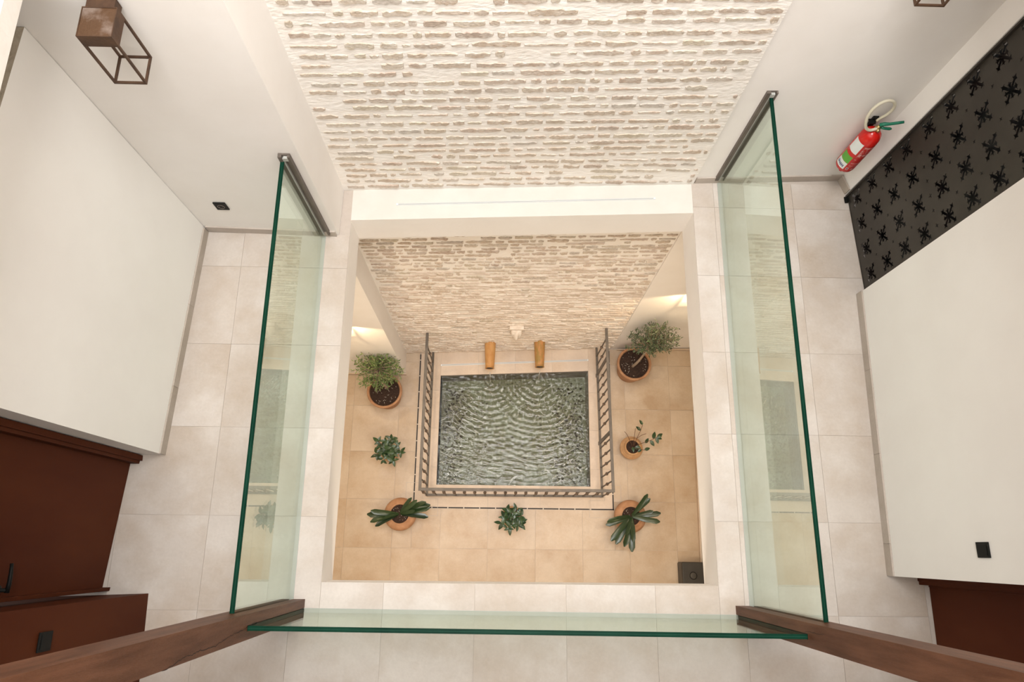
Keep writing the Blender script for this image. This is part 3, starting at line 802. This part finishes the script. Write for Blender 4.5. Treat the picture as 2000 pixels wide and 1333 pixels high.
# sockets and switches
def plate(name, lab, cat, centre, w_, h_, axis, sign, round_=False):
    t = thing(name, lab, cat, centre, 0, 'black light switches' if name == 'light_switch' else None)
    bm = NB()
    if axis == 'y': bm_box(bm, (-w_ / 2, -0.009, -h_ / 2), (w_ / 2, 0.0, h_ / 2))
    else: bm_box(bm, (min(0, sign * 0.009), -w_ / 2, -h_ / 2), (max(0, sign * 0.009), w_ / 2, h_ / 2))
    bevel(obj('cover_plate', bm, 'black', t), 0.002)
    bm = NB()
    if round_:
        pts = [(0.022 * math.cos(a), -0.0098, 0.022 * math.sin(a)) for a in [2 * PI * k / 20 for k in range(20)]]
        bm_tube(bm, pts, 0.0025, 6, True); bm_tube(bm, [(-0.009, -0.010, 0), (-0.009, -0.012, 0)], 0.003, 8); bm_tube(bm, [(0.009, -0.010, 0), (0.009, -0.012, 0)], 0.003, 8)
        obj('socket_ring', bm, 'channel', t)
    else:
        bm_box(bm, (min(0, sign * 0.013), -w_ * 0.36, -h_ * 0.36), (max(0, sign * 0.013), w_ * 0.36, h_ * 0.36)); bevel(obj('rocker', bm, 'black', t), 0.0015)
plate('power_socket', 'small square black power socket low on the left back wall', 'socket', (-1.838, 2.159, 0.405), 0.080, 0.094, 'y', -1, True)
plate('light_switch', 'black rectangular light switch on the white right wall above the dark door', 'light switch', (2.512, 0.0245, 0.958), 0.078, 0.094, 'x', -1)
plate('light_switch', 'black rectangular light switch on the dark brown wood cladding at lower left', 'light switch', (-2.1155, -0.44, 1.03), 0.088, 0.1, 'x', 1)

# ------------------------------------------------------------------ perforated screen
sc = thing('perforated_screen', 'tall dark metal screen with snowflake shaped cutouts at the right wall', 'screen', (2.575, 2.53, 0.012), -PI / 2 + 0.044)
# local x runs along the screen towards the viewer (0 .. 0.86), local z up
def star_loop(cu, cx, cz, R, arms=8, rot=0.0, mir=1):
    """snowflake outline: arms with arrow heads"""
    pts = []; core = 0.30
    lens = [1.0, 0.60, 0.97, 0.58, 0.98, 0.60, 0.95, 0.58]
    for k in range(arms):
        a = rot + k * 2 * PI / arms; L = R * lens[k % 8]
        d = (math.cos(a), math.sin(a)); n = (-math.sin(a), math.cos(a))
        def P(r, s): return (cx + d[0] * r + n[0] * s, cz + d[1] * r + n[1] * s)
        st = R * 0.095; hd = R * 0.25
        pts += [P(R * core, -st), P(L * 0.66, -st), P(L * 0.74, -hd), P(L * 0.84, -st * 0.6), P(L, 0), P(L * 0.84, st * 0.6), P(L * 0.74, hd), P(L * 0.66, st), P(R * core, st)]
        a2 = a + PI / arms
        pts.append((cx + math.cos(a2) * R * 0.22, cz + math.sin(a2) * R * 0.22))
    return pts
def star4(cx, cz, R, rot=0.3):
    return [(cx + (R if k % 2 == 0 else R * 0.33) * math.cos(rot + k * PI / 4), cz + (R if k % 2 == 0 else R * 0.33) * math.sin(rot + k * PI / 4)) for k in range(8)]
cu = bpy.data.curves.new('screen_plate', 'CURVE'); cu.dimensions = '2D'; cu.fill_mode = 'BOTH'; cu.extrude = 0.0015
def spl(pts):
    s = cu.splines.new('POLY'); s.points.add(len(pts) - 1)
    for p, q in zip(s.points, pts): p.co = (q[0], q[1], 0, 1)
    s.use_cyclic_u = True
W, Hh = 0.755, 2.55
spl([(0, 0), (W, 0), (W, Hh), (0, Hh)])
zrows = [0.11 + 0.215 * k + (0.028 if k > 3 else 0) for k in range(11)]
cols = [0.062, 0.262, 0.458, 0.645]
for ri, z in enumerate(zrows):
    for ci, x in enumerate(cols):
        spl(star_loop(cu, x, z, 0.085, rot=PI / 4))
for k in range(6): spl(star4(0.16 + k * 0.098, 0.882, 0.017))
for ri, z in enumerate(zrows[:-1]):
    for ci in range(3):
        if ri == 3: continue
        spl(star4((cols[ci] + cols[ci + 1]) / 2, z + 0.108, 0.014, 0.6))
tmp = bpy.data.objects.new('tmp', cu)
me = bpy.data.meshes.new_from_object(tmp); bpy.data.objects.remove(tmp)
pl = bpy.data.objects.new('cutout_plate', me); C.objects.link(pl); me.materials.clear(); me.materials.append(M['screen'])
pl.parent = sc; pl.rotation_euler = (PI / 2, 0, 0)
bm = NB(); bm_box(bm, (-0.012, -0.02, 0), (0.0, 0.012, Hh)); bm_box(bm, (0, -0.004, -0.004), (W, 0.010, 0.004)); obj('edge_frame', bm, 'screen', sc)
bm = NB(); bm_box(bm, (-0.004, -0.03, -0.006), (0.045, -0.008, 0.0)); bm_box(bm, (-0.004, -0.012, -0.006), (0.045, -0.008, 0.02)); obj('floor_bracket', bm, 'black', sc)
bm = NB(); bm_box(bm, (0.003, 0.045, 0.004), (0.155, 0.060, Hh)); obj('frame_member', bm, 'drain', sc)
bm = NB(); bm_box(bm, (0.155, 0.045, 0.004), (W, 0.060, 0.215)); obj('frame_member', bm, 'drain', sc)
bm = NB(); bm_box(bm, (0.155, 0.045, 0.845), (W, 0.060, 0.915)); obj('frame_member', bm, 'drain', sc)
# backing close behind the screen, the dimness there painted into its colour
bm = NB(); bm_prism(bm, [(2.70, 1.76), (2.76, 1.76), (2.76, 2.95), (2.70, 2.95)], 0.0, 2.62)
obj('wall_behind_screen', bm, 'screen_back', kind='structure')

# ------------------------------------------------------------------ fire extinguisher
ex = thing('fire_extinguisher', 'red fire extinguisher with green levers and cream hose hung on the right back wall', 'fire extinguisher', (2.380, 2.585, 0.376), 0.0)
bm = NB(); R = 0.066
prof = [(0.02, 0.012), (0.055, 0.0), (0.063, 0.006), (R, 0.02), (R, 0.33), (0.0645, 0.358), (0.056, 0.386), (0.040, 0.407), (0.020, 0.418), (0.012, 0.42)]
bm_lathe(bm, prof, 40); obj('cylinder', bm, 'red', ex)
for k in range(5):
    a = 0.3 + k * 2 * PI / 5
    bm = NB(); bmesh.ops.create_uvsphere(bm, u_segments=10, v_segments=8, radius=0.017)
    obj('foot', bm, 'red', ex, (0.042 * math.cos(a), 0.042 * math.sin(a), -0.002))
bm = NB(); bm_lathe(bm, [(0.008, 0.415), (0.014, 0.415), (0.014, 0.432), (0.018, 0.436), (0.018, 0.452), (0.010, 0.456), (0.010, 0.47), (0.004, 0.47)], 14)
bm_tube(bm, [(0, 0, 0.445), (0.0, -0.028, 0.445)], [0.010, 0.008], 10)
obj('valve', bm, 'brass', ex)
def patch(a0, a1, z0, z1, r, m, name='label_patch', n=8):
    bm = NB(); vs = []
    for i in range(n + 1):
        a = a0 + (a1 - a0) * i / n
        vs.append((bm.verts.new((r * math.cos(a), r * math.sin(a), z0)), bm.verts.new((r * math.cos(a), r * math.sin(a), z1))))
    for i in range(n):
        f = bm.faces.new((vs[i][0], vs[i + 1][0], vs[i + 1][1], vs[i][1])); f.smooth = True
    return bm
D2 = PI / 180
def addp(a0, a1, z0, z1, r, m, label=None):
    obj('label_patch', patch(a0 * D2, a1 * D2, z0, z1, r, m), m, ex, label=label)
addp(168, 238, 0.215, 0.330, R + 0.0005, 'whitelabel', 'white paper label')
addp(168, 238, 0.105, 0.178, R + 0.0005, 'greenlabel', 'bright green label')
addp(168, 238, 0.035, 0.103, R + 0.0005, 'whitelabel', 'white label with small blue print')
addp(244, 325, 0.03, 0.325, R + 0.0005, 'redlabel', 'red printed label')
def marks(m, lst, r):
    bm = NB()
    for (a0, a1, z0, z1) in lst:
        b2 = patch(a0 * D2, a1 * D2, z0, z1, r, m, n=3)
        mm = bpy.data.meshes.new('t'); b2.to_mesh(mm); b2.free(); bm.from_mesh(mm); bpy.data.meshes.remove(mm)
    obj('print', bm, m, ex, nrm=True, kind='stuff')
rr = random.Random(8); L1 = []
L1 += [(250, 320, 0.297, 0.300), (252, 280, 0.302, 0.316), (285, 318, 0.303, 0.314), (250, 318, 0.286, 0.293)]
L1 += [(250, 256, 0.262, 0.279), (259, 318, 0.272, 0.277), (259, 316, 0.262, 0.267), (250, 258, 0.243, 0.256), (262, 316, 0.250, 0.255)]
L1 += [(250, 266, 0.205, 0.238), (272, 290, 0.212, 0.236), (294, 318, 0.208, 0.234), (248, 320, 0.196, 0.201)]
L1 += [(250, 262, 0.165, 0.171)]
L1 += [(250 + k * 6.6, 255 + k * 6.6, 0.118, 0.128) for k in range(10)]
for row in range(4): L1 += [(250 + k * 5 + rr.uniform(0, 1), 253.4 + k * 5, 0.100 - row * 0.007, 0.1035 - row * 0.007) for k in range(14) if rr.random() > 0.12]
L1 += [(247, 262, 0.042, 0.070), (276, 288, 0.042, 0.062)]
marks('pink', L1, R + 0.0010)
marks('blueprint', [(176 + k * 9, 182 + k * 9, 0.050 + rr.uniform(0, 0.01), 0.085 - rr.uniform(0, 0.012)) for k in range(6)] + [(251, 258, 0.049, 0.063)], R + 0.0013)
bm = NB()
bm_tube(bm, [(-0.005, 0, 0.478), (0.02, -0.002, 0.492), (0.05, -0.003, 0.496), (0.095, -0.004, 0.512), (0.125, -0.004, 0.522)], [0.012, 0.012, 0.0095, 0.0095, 0.0085], 10)
obj('squeeze_lever', bm, 'greenhandle', ex)
bm = NB(); bm_tube(bm, [(0.015, 0, 0.455), (0.04, -0.003, 0.448), (0.075, -0.004, 0.446), (0.086, -0.004, 0.446)], [0.009, 0.009, 0.010, 0.006], 10)
obj('carry_handle', bm, 'greenhandle', ex)
bm = NB(); pts = []
cx_, cz_ = -0.055, 0.575
hp = [(-0.006, -0.005, 0.447), (-0.045, -0.012, 0.437), (-0.080, -0.01, 0.455), (-0.104, 0.0, 0.50), (-0.112, 0.015, 0.55), (-0.105, 0.03, 0.60), (-0.08, 0.04, 0.645),
      (-0.045, 0.045, 0.665), (-0.005, 0.045, 0.655), (0.020, 0.042, 0.62), (0.026, 0.04, 0.575), (0.018, 0.04, 0.53), (0.006, 0.045, 0.49), (0.0, 0.05, 0.45)]
def smooth(pts, n=4):
    P_ = [Vector(p) for p in pts]; out = []
    for i in range(len(P_) - 1):
        p0 = P_[max(i - 1, 0)]; p1 = P_[i]; p2 = P_[i + 1]; p3 = P_[min(i + 2, len(P_) - 1)]
        for k in range(n):
            t = k / n
            out.append(0.5 * ((2 * p1) + (p2 - p0) * t + (2 * p0 - 5 * p1 + 4 * p2 - p3) * t * t + (3 * p1 - p0 - 3 * p2 + p3) * t ** 3))
    out.append(P_[-1]); return out
bm_tube(bm, smooth(hp), 0.0095, 10); obj('hose', bm, 'hose', ex)
bm = NB(); bm_box(bm, (-0.018, 0.067, 0.36), (0.018, 0.085, 0.45)); bm_box(bm, (-0.04, 0.04, 0.425), (0.0, 0.075, 0.433)); obj('wall_bracket', bm, 'black', ex)

# ------------------------------------------------------------------ iron railing
rl = thing('iron_railing', 'grey brown iron railing with knobbed balusters on three sides of the pool', 'railing', (0.25, 0.64, LOW))
ox, oy = 0.25, 0.64
ZT, ZB = 0.98, 0.12
XL, XR, YF = -0.850, 1.343, 0.645
YBL, YBR = 2.475, 2.575
def rbar(name, p, q, a, b):
    bm = NB(); bm_bar(bm, p, q, a, b, ext=a / 2); bevel(obj(name, bm, 'iron', rl), 0.0015, 1)
for nm, z, wd in (('top_rail', ZT, 0.034), ('bottom_rail', ZB, 0.030)):
    rbar(nm, (XL - ox, YF - oy, z), (XL - ox + 0.004, YBL - oy, z), wd, 0.012)
    rbar(nm, (XL - ox, YF - oy, z + 0.0015), (XR - ox, YF - oy + 0.008, z + 0.0015), wd, 0.012)
    rbar(nm, (XR - ox, YF - oy + 0.008, z), (XR - 0.028 - ox, YBR - oy, z), wd, 0.012)
bm = NB(); bm_bar(bm, (0, 0, ZB + 0.006), (0, 0, ZT - 0.006), 0.013); bal = obj('baluster', bm, 'iron', rl)
bm = NB(); bmesh.ops.create_icosphere(bm, subdivisions=2, radius=0.0205)
for v in bm.verts: v.co.z *= 0.85
kn = obj('knob', bm, 'knob', bal, (0, 0, (ZT + ZB) / 2))
first = True
def add_bal(x, y, rz=0):
    global first
    if first: b = bal; first = False
    else:
        b = bal.copy(); C.objects.link(b); b.parent = rl
        k_ = kn.copy(); C.objects.link(k_); k_.parent = b
    b.location = (x - ox, y - oy, 0)
for k in range(18): add_bal(-0.729 + k * 0.1218, YF + 0.002 + 0.0004 * k)
add_bal(XL, YF)
for k in range(15):
    y = YF + 0.1218 * (k + 1)
    if y < YBL - 0.03: add_bal(XL + 0.0003 * k, y)
for k in range(16):
    y = YF + 0.1218 * (k + 1)
    x = XR - 0.028 * (y - YF) / (YBR - YF)
    if abs(y - 1.33) < 0.05 or abs(y - 2.23) < 0.05 or y > YBR - 0.03: continue
    add_bal(x, y)
for (x, y) in ((XR - 0.010, 1.33), (XR - 0.023, 2.23)):
    bm = NB(); bm_box(bm, (-0.008, -0.022, 0), (0.008, 0.022, ZT)); obj('post', bm, 'iron', rl, (x - ox, y - oy, 0))
for (x, y) in ((XL, YF), (XR, YF + 0.01)):
    bm = NB(); bm_box(bm, (-0.010, -0.010, 0), (0.010, 0.010, ZB)); obj('foot', bm, 'iron', rl, (x - ox, y - oy, 0))

# ------------------------------------------------------------------ pots and plants
def pot(t, prof, m, soil_r, soil_z, seg=40):
    bm = NB(); bm_lathe(bm, prof, seg, cap=False)
    n = bm.verts; 
    obj('pot', bm, m, t)
    bm = NB(); r4 = random.Random(2)
    rings = [[bm.verts.new((0, 0, soil_z + 0.006))]]
    for rr_ in (0.35, 0.7, 1.0):
        rings.append([bm.verts.new((soil_r * rr_ * math.cos(2 * PI * k / 24), soil_r * rr_ * math.sin(2 * PI * k / 24), soil_z + r4.uniform(-0.004, 0.006))) for k in range(24)])
    for k in range(24): bm.faces.new((rings[0][0], rings[1][k], rings[1][(k + 1) % 24]))
    for a in (1, 2):
        for k in range(24): bm.faces.new((rings[a][k], rings[a + 1][k], rings[a + 1][(k + 1) % 24], rings[a][(k + 1) % 24]))
    obj('soil', bm, 'soil', t)
def chips(t, r_, z, n, seed, sz=0.012):
    bm = NB(); q = random.Random(seed)
    for _ in range(n):
        a = q.uniform(0, 2 * PI); r = r_ * math.sqrt(q.random()) * 0.92; b = q.uniform(0, PI); s = q.uniform(0.3, 1) * sz
        c = Vector((r * math.cos(a), r * math.sin(a), z + 0.009)); d = Vector((math.cos(b), math.sin(b), 0)) * s
        bm_bar(bm, c - d, c + d, 0.0035, 0.002)
    obj('chips', bm, 'chip', t, kind='stuff')
def big_profile(R, H):
    return [(0.0, 0.0), (R * 0.70, 0.0), (R * 0.74, 0.01), (R * 0.90, H * 0.6), (R * 0.95, H * 0.84), (R * 0.97, H * 0.86), (R * 1.0, H * 0.88), (R * 1.015, H * 0.94), (R * 1.0, H * 0.99), (R * 0.96, H), (R * 0.88, H * 0.985), (R * 0.865, H * 0.95), (R * 0.85, H * 0.86)]
def olive(lab, x, y, ry, trunk, crown_c, crown_r, n_tw, m, seed, dens=13):
    t = thing('potted_olive', lab, 'potted tree', (x, y, LOW), 0, 'potted olive trees')
    H = 0.40; R = 0.218
    pot(t, big_profile(R, H), 'terra', R * 0.86, H * 0.90)
    chips(t, R * 0.84, H * 0.90, 40, seed)
    bm = NB(); bm_tube(bm, smooth(trunk), [0.019 - 0.009 * i / (4 * (len(trunk) - 1)) for i in range(4 * (len(trunk) - 1) + 1)], 9)
    obj('trunk', bm, 'bark', t)
    q = random.Random(seed); bt = NB(); bl = NB(); top = Vector(trunk[-1]); cc = Vector(crown_c)
    for k in range(n_tw):
        while True:
            d = Vector((q.uniform(-1, 1), q.uniform(-1, 1), q.uniform(-1, 1)))
            if 0.15 < d.length < 1: break
        d = d.normalized() * (0.55 + 0.45 * q.random() ** 0.6)
        end = cc + Vector((d.x * crown_r[0], d.y * crown_r[1], d.z * crown_r[2]))
        start = top.lerp(cc, q.uniform(0, 0.7)) + Vector((q.uniform(-1, 1), q.uniform(-1, 1), q.uniform(-1, 1))) * 0.03
        midp = start.lerp(end, 0.5) + Vector((q.uniform(-1, 1), q.uniform(-1, 1), q.uniform(0, 1))) * 0.04
        path = smooth([start, midp, end], 4)
        bm_tube(bt, path, [0.0045 - 0.0032 * i / (len(path) - 1) for i in range(len(path))], 4)
        nl = dens
        for j in range(nl):
            f = 0.35 + 0.65 * j / (nl - 1); ip = min(int(f * (len(path) - 1)), len(path) - 2)
            fr = f * (len(path) - 1) - ip; c = path[ip].lerp(path[ip + 1], fr); tg = (path[ip + 1] - path[ip]).normalized()
            rv = Vector((q.uniform(-1, 1), q.uniform(-1, 1), q.uniform(-0.6, 1))).normalized()
            dd = (tg * 0.7 + rv).normalized(); s = dd.cross(Vector((q.uniform(-.5, .5), q.uniform(-.5, .5), 1))).normalized()
            L = q.uniform(0.032, 0.056); wv = L * 0.14; up = s.cross(dd)
            a = bl.verts.new(c); b1 = bl.verts.new(c + dd * L * 0.5 + s * wv + up * L * 0.05); b2 = bl.verts.new(c + dd * L * 0.5 - s * wv + up * L * 0.05)
            mm = bl.verts.new(c + dd * L * 0.5); e = bl.verts.new(c + dd * L)
            bl.faces.new((a, b1, mm)); bl.faces.new((a, mm, b2)); bl.faces.new((mm, b1, e)); bl.faces.new((mm, e, b2))
    obj('twigs', bt, 'bark', t, kind='stuff')
    obj('foliage', bl, m, t, kind='stuff', nrm=False)
    return t
olive('dense bushy olive tree in a large terracotta pot at the left rear of the courtyard', -1.412, 1.899, 0,
      [(0.02, 0.05, 0.36), (0.0, 0.07, 0.55), (-0.02, 0.11, 0.72), (-0.03, 0.14, 0.82)], (-0.02, 0.155, 0.90), (0.31, 0.26, 0.34), 150, 'olive', 21, 14)
olive('open airy olive tree leaning right in a large terracotta pot at the right rear', 1.757, 2.306, 0,
      [(-0.02, -0.03, 0.36), (0.02, -0.01, 0.55), (0.07, 0.05, 0.76), (0.10, 0.08, 0.90)], (0.095, 0.12, 1.10), (0.33, 0.17, 0.55), 150, 'olive_grey', 33, 13)

def leaf_mesh(name, L, W_, m, fold=0.15, droop=0.25, n=6, tipk=1.0, keel=True):
    bm = NB(); rows = []
    for i in range(n + 1):
        t = i / n
        if tipk == 1.0: wv = W_ / 2 * math.sin(PI * min(1, t ** 0.8 * 1.0)) ** 0.8 if 0 < t < 1 else 0.0008
        else: wv = W_ / 2 * (0.45 + 0.55 * min(1, t * 2.2)) * (1 if t < 0.86 else math.sqrt(max(0.02, 1 - ((t - 0.86) / 0.145) ** 2)))
        x = L * t; z = -droop * L * t * t
        rows.append([bm.verts.new((x, -wv, z + fold * wv)), bm.verts.new((x, 0, z)), bm.verts.new((x, wv, z + fold * wv))])
    for i in range(n):
        for k in (0, 1):
            f = bm.faces.new((rows[i][k], rows[i + 1][k], rows[i + 1][k + 1], rows[i][k + 1])); f.smooth = True
    me = bpy.data.meshes.new(name); bm.to_mesh(me); bm.free(); me.materials.append(M[m]); return me
def add_leaf(me, parent, base, az, el, roll=0, sc_=1, name='leaf'):
    o = bpy.data.objects.new(name, me); C.objects.link(o); o.parent = parent
    o.matrix_local = Matrix.Translation(base) @ Matrix.Rotation(az, 4, 'Z') @ Matrix.Rotation(-el, 4, 'Y') @ Matrix.Rotation(roll, 4, 'X') @ Matrix.Scale(sc_, 4)
    return o
broad = leaf_mesh('broad_leaf', 0.092, 0.046, 'broad', 0.25, 0.3)
def bushy(lab, x, y, Rpot, Hpot, spread, zc, n, seed, offs):
    t = thing('potted_plant', lab, 'potted plant', (x, y, LOW), 0, 'low leafy potted plants')
    pot(t, [(0, 0), (Rpot * 0.7, 0), (Rpot * 0.78, 0.01), (Rpot * 1.0, Hpot * 0.6), (Rpot * 1.04, Hpot * 0.8), (Rpot * 0.98, Hpot * 0.97), (Rpot * 0.93, Hpot), (Rpot * 0.85, Hpot * 0.98), (Rpot * 0.82, Hpot * 0.85)], 'terra_pale', Rpot * 0.84, Hpot * 0.9)
    q = random.Random(seed); bm = NB()
    ns = 15
    for k in range(ns):
        a = 2 * PI * k * 0.382 + q.uniform(-.3, .3); r = spread * math.sqrt((k + 0.6) / ns) * q.uniform(0.8, 1.1)
        end = Vector((offs[0] + r * math.cos(a), offs[1] + r * math.sin(a), zc + q.uniform(-0.05, 0.05) - 0.35 * r))
        st = Vector((q.uniform(-.02, .02), q.uniform(-.02, .02), Hpot * 0.88))
        bm_tube(bm, smooth([st, st.lerp(end, 0.5) + Vector((0, 0, 0.04)), end], 3), 0.0035, 5)
        for j in range(n // ns):
            add_leaf(broad, t, end + Vector((q.uniform(-.012, .012), q.uniform(-.012, .012), q.uniform(-.02, .01))), a + (j - (n // ns - 1) / 2) * 1.35 + q.uniform(-.3, .3), q.uniform(-0.15, 0.55), q.uniform(-.4, .4), q.uniform(0.7, 1.05))
    obj('stems', bm, 'twig', t)
    return t
bushy('low bushy green plant hiding its pot, left side of the pool', -1.325, 1.150, 0.105, 0.24, 0.165, 0.40, 75, 3, (0.0, 0.012))
bushy('low leafy green plant in a small clay pot in front of the railing', 0.211, 0.392, 0.120, 0.24, 0.135, 0.40, 60, 8, (0.005, -0.045))

# sparse plant in the ringed pot
t = thing('potted_plant', 'sparse plant with few oval leaves in a small ringed sandy pot, right of the railing', 'potted plant', (1.728, 1.262, LOW))
Rp = 0.145
prof = [(0, 0), (0.09, 0), (0.10, 0.01), (0.135, 0.08)]
for k in range(5):
    z = 0.10 + k * 0.022; r = [0.143, 0.146, 0.140, 0.127, 0.110][k]
    prof += [(r - 0.004, z), (r, z + 0.006), (r, z + 0.013), (r - 0.005, z + 0.02)]
prof += [(0.095, 0.212), (0.102, 0.225), (0.100, 0.238), (0.090, 0.240), (0.083, 0.232), (0.080, 0.20)]
pot(t, prof, 'terra_pale', 0.082, 0.215)
oval = leaf_mesh('oval_leaf', 0.085, 0.047, 'broad', 0.2, 0.2)
bm = NB()
stems = [([(0.01, 0, 0.21), (0.03, 0.09, 0.36), (0.06, 0.17, 0.46), (0.08, 0.235, 0.50)], None), ([(0.01, 0, 0.21), (0.09, 0.03, 0.33), (0.19, 0.06, 0.40), (0.27, 0.10, 0.42)], None),
         ([(0.0, 0.0, 0.21), (0.0, 0.05, 0.30), (-0.005, 0.13, 0.40), (0.0, 0.20, 0.45)], None), ([(0.0, 0, 0.21), (-0.05, 0.06, 0.32), (-0.10, 0.12, 0.42), (-0.14, 0.155, 0.46)], None),
         ([(0.01, -0.01, 0.21), (0.06, -0.03, 0.30), (0.10, -0.05, 0.34), (0.13, -0.055, 0.35)], None), ([(0.03, 0.09, 0.36), (0.08, 0.12, 0.42), (0.13, 0.135, 0.45)], None)]
for p, _ in stems: bm_tube(bm, smooth(p), 0.0032, 5)
obj('stems', bm, 'twig', t)
for (p, az, el, s) in (((0.078, 0.235, 0.50), 2.0, 0.0, 0.85), ((0.06, 0.17, 0.46), 2.3, 0.0, 0.9), ((0.13, 0.03, 0.37), 0.9, 0.1, 0.9), ((0.19, 0.06, 0.40), -1.0, 0, 1.0), ((0.22, 0.08, 0.41), 1.2, 0.1, 1.1),
                      ((0.26, 0.095, 0.42), -1.3, 0, 0.95), ((0.27, 0.10, 0.42), 0.5, 0.1, 1.0), ((0.27, 0.10, 0.42), -0.4, 0, 0.8), ((0.27, 0.10, 0.42), 0.05, 0.3, 0.7), ((0.12, -0.05, 0.35), 0.25, 0.1, 0.9), ((0.09, -0.045, 0.33), 3.7, 0.0, 0.7),
                      ((0.03, 0.01, 0.24), -0.4, 0.2, 0.9), ((0.0, 0.0, 0.23), -1.5, 0.3, 0.8), ((0.02, -0.01, 0.23), -0.1, 0.1, 0.9)):
    add_leaf(oval, t, Vector(p), az, el, 0.2, s)

# strap-leaved plants in urns
strapA = leaf_mesh('strap_leaf', 0.30, 0.058, 'strap', 0.35, 0.22, 9, 0)
def urn(lab, x, y, leaves, seed):
    t = thing('potted_strap_plant', lab, 'potted plant', (x, y, LOW), 0, 'strap-leaved plants in urns')
    R = 0.198
    prof = [(0, 0), (0.115, 0), (0.12, 0.012), (0.165, 0.10), (0.193, 0.19), (R, 0.235), (0.192, 0.265), (0.172, 0.285), (0.150, 0.295), (0.128, 0.303), (0.120, 0.312), (0.113, 0.310), (0.110, 0.28)]
    pot(t, prof, 'terra', 0.112, 0.285)
    chips(t, 0.10, 0.287, 26, seed, 0.006)
    q = random.Random(seed)
    for (az, L, el) in leaves:
        base = Vector((0.012 * math.cos(az), 0.012 * math.sin(az), 0.29 + q.uniform(0, 0.02)))
        add_leaf(strapA, t, base, az, el, q.uniform(-0.5, 0.5), L / 0.30)
dg = PI / 180
urn('dark strap-leaved plant in a round terracotta urn at the left front corner of the pool', -1.150, 0.402,
    [(28 * dg, 0.34, 0.45), (20 * dg, 0.37, 0.35), (12 * dg, 0.36, 0.4), (33 * dg, 0.27, 0.6), (55 * dg, 0.24, 0.6), (-3 * dg, 0.33, 0.25), (186 * dg, 0.37, 0.3), (192 * dg, 0.34, 0.4), (205 * dg, 0.30, 0.35), (179 * dg, 0.33, 0.5), (8 * dg, 0.22, 0.8), (195 * dg, 0.2, 0.8), (24 * dg, 0.30, 0.2)], 4)
urn('dark strap-leaved plant in a round terracotta urn at the right front corner of the pool', 1.664, 0.408,
    [(50 * dg, 0.32, 0.55), (46 * dg, 0.30, 0.5), (4 * dg, 0.34, 0.4), (-14 * dg, 0.33, 0.35), (10 * dg, 0.26, 0.6), (190 * dg, 0.30, 0.4), (200 * dg, 0.32, 0.3), (226 * dg, 0.38, 0.35), (238 * dg, 0.37, 0.3), (256 * dg, 0.36, 0.35), (266 * dg, 0.40, 0.3), (250 * dg, 0.25, 0.7), (185 * dg, 0.2, 0.8), (270 * dg, 0.3, 0.5)], 6)

# black box by the ground-floor right wall
t = thing('storage_box', 'low charcoal box with a round knob on its lid beside the ground floor wall', 'box', (2.268, -0.122, LOW))
bm = NB(); bm_box(bm, (0, -0.46, 0.01), (0.275, 0.0, 0.22)); o = bevel(obj('body', bm, 'boxside', t), 0.02, 3)
bm = NB(); bm_box(bm, (0.0, -0.46, 0.222), (0.275, 0.0, 0.25)); bevel(obj('lid', bm, 'boxgrey', t), 0.012, 3)
bm = NB(); bm_lathe(bm, [(0.0, 0.25), (0.036, 0.25), (0.036, 0.256), (0.030, 0.258), (0.0, 0.256)], 24, org=(0.13, -0.155, 0), cap=False); obj('knob', bm, 'boxside', t)
bm = NB(); bm_tube(bm, [(0.13 + 0.043 * math.cos(a), -0.155 + 0.043 * math.sin(a), 0.2505) for a in [2 * PI * k / 24 for k in range(24)]], 0.003, 6, True); obj('knob_ring', bm, 'black', t)
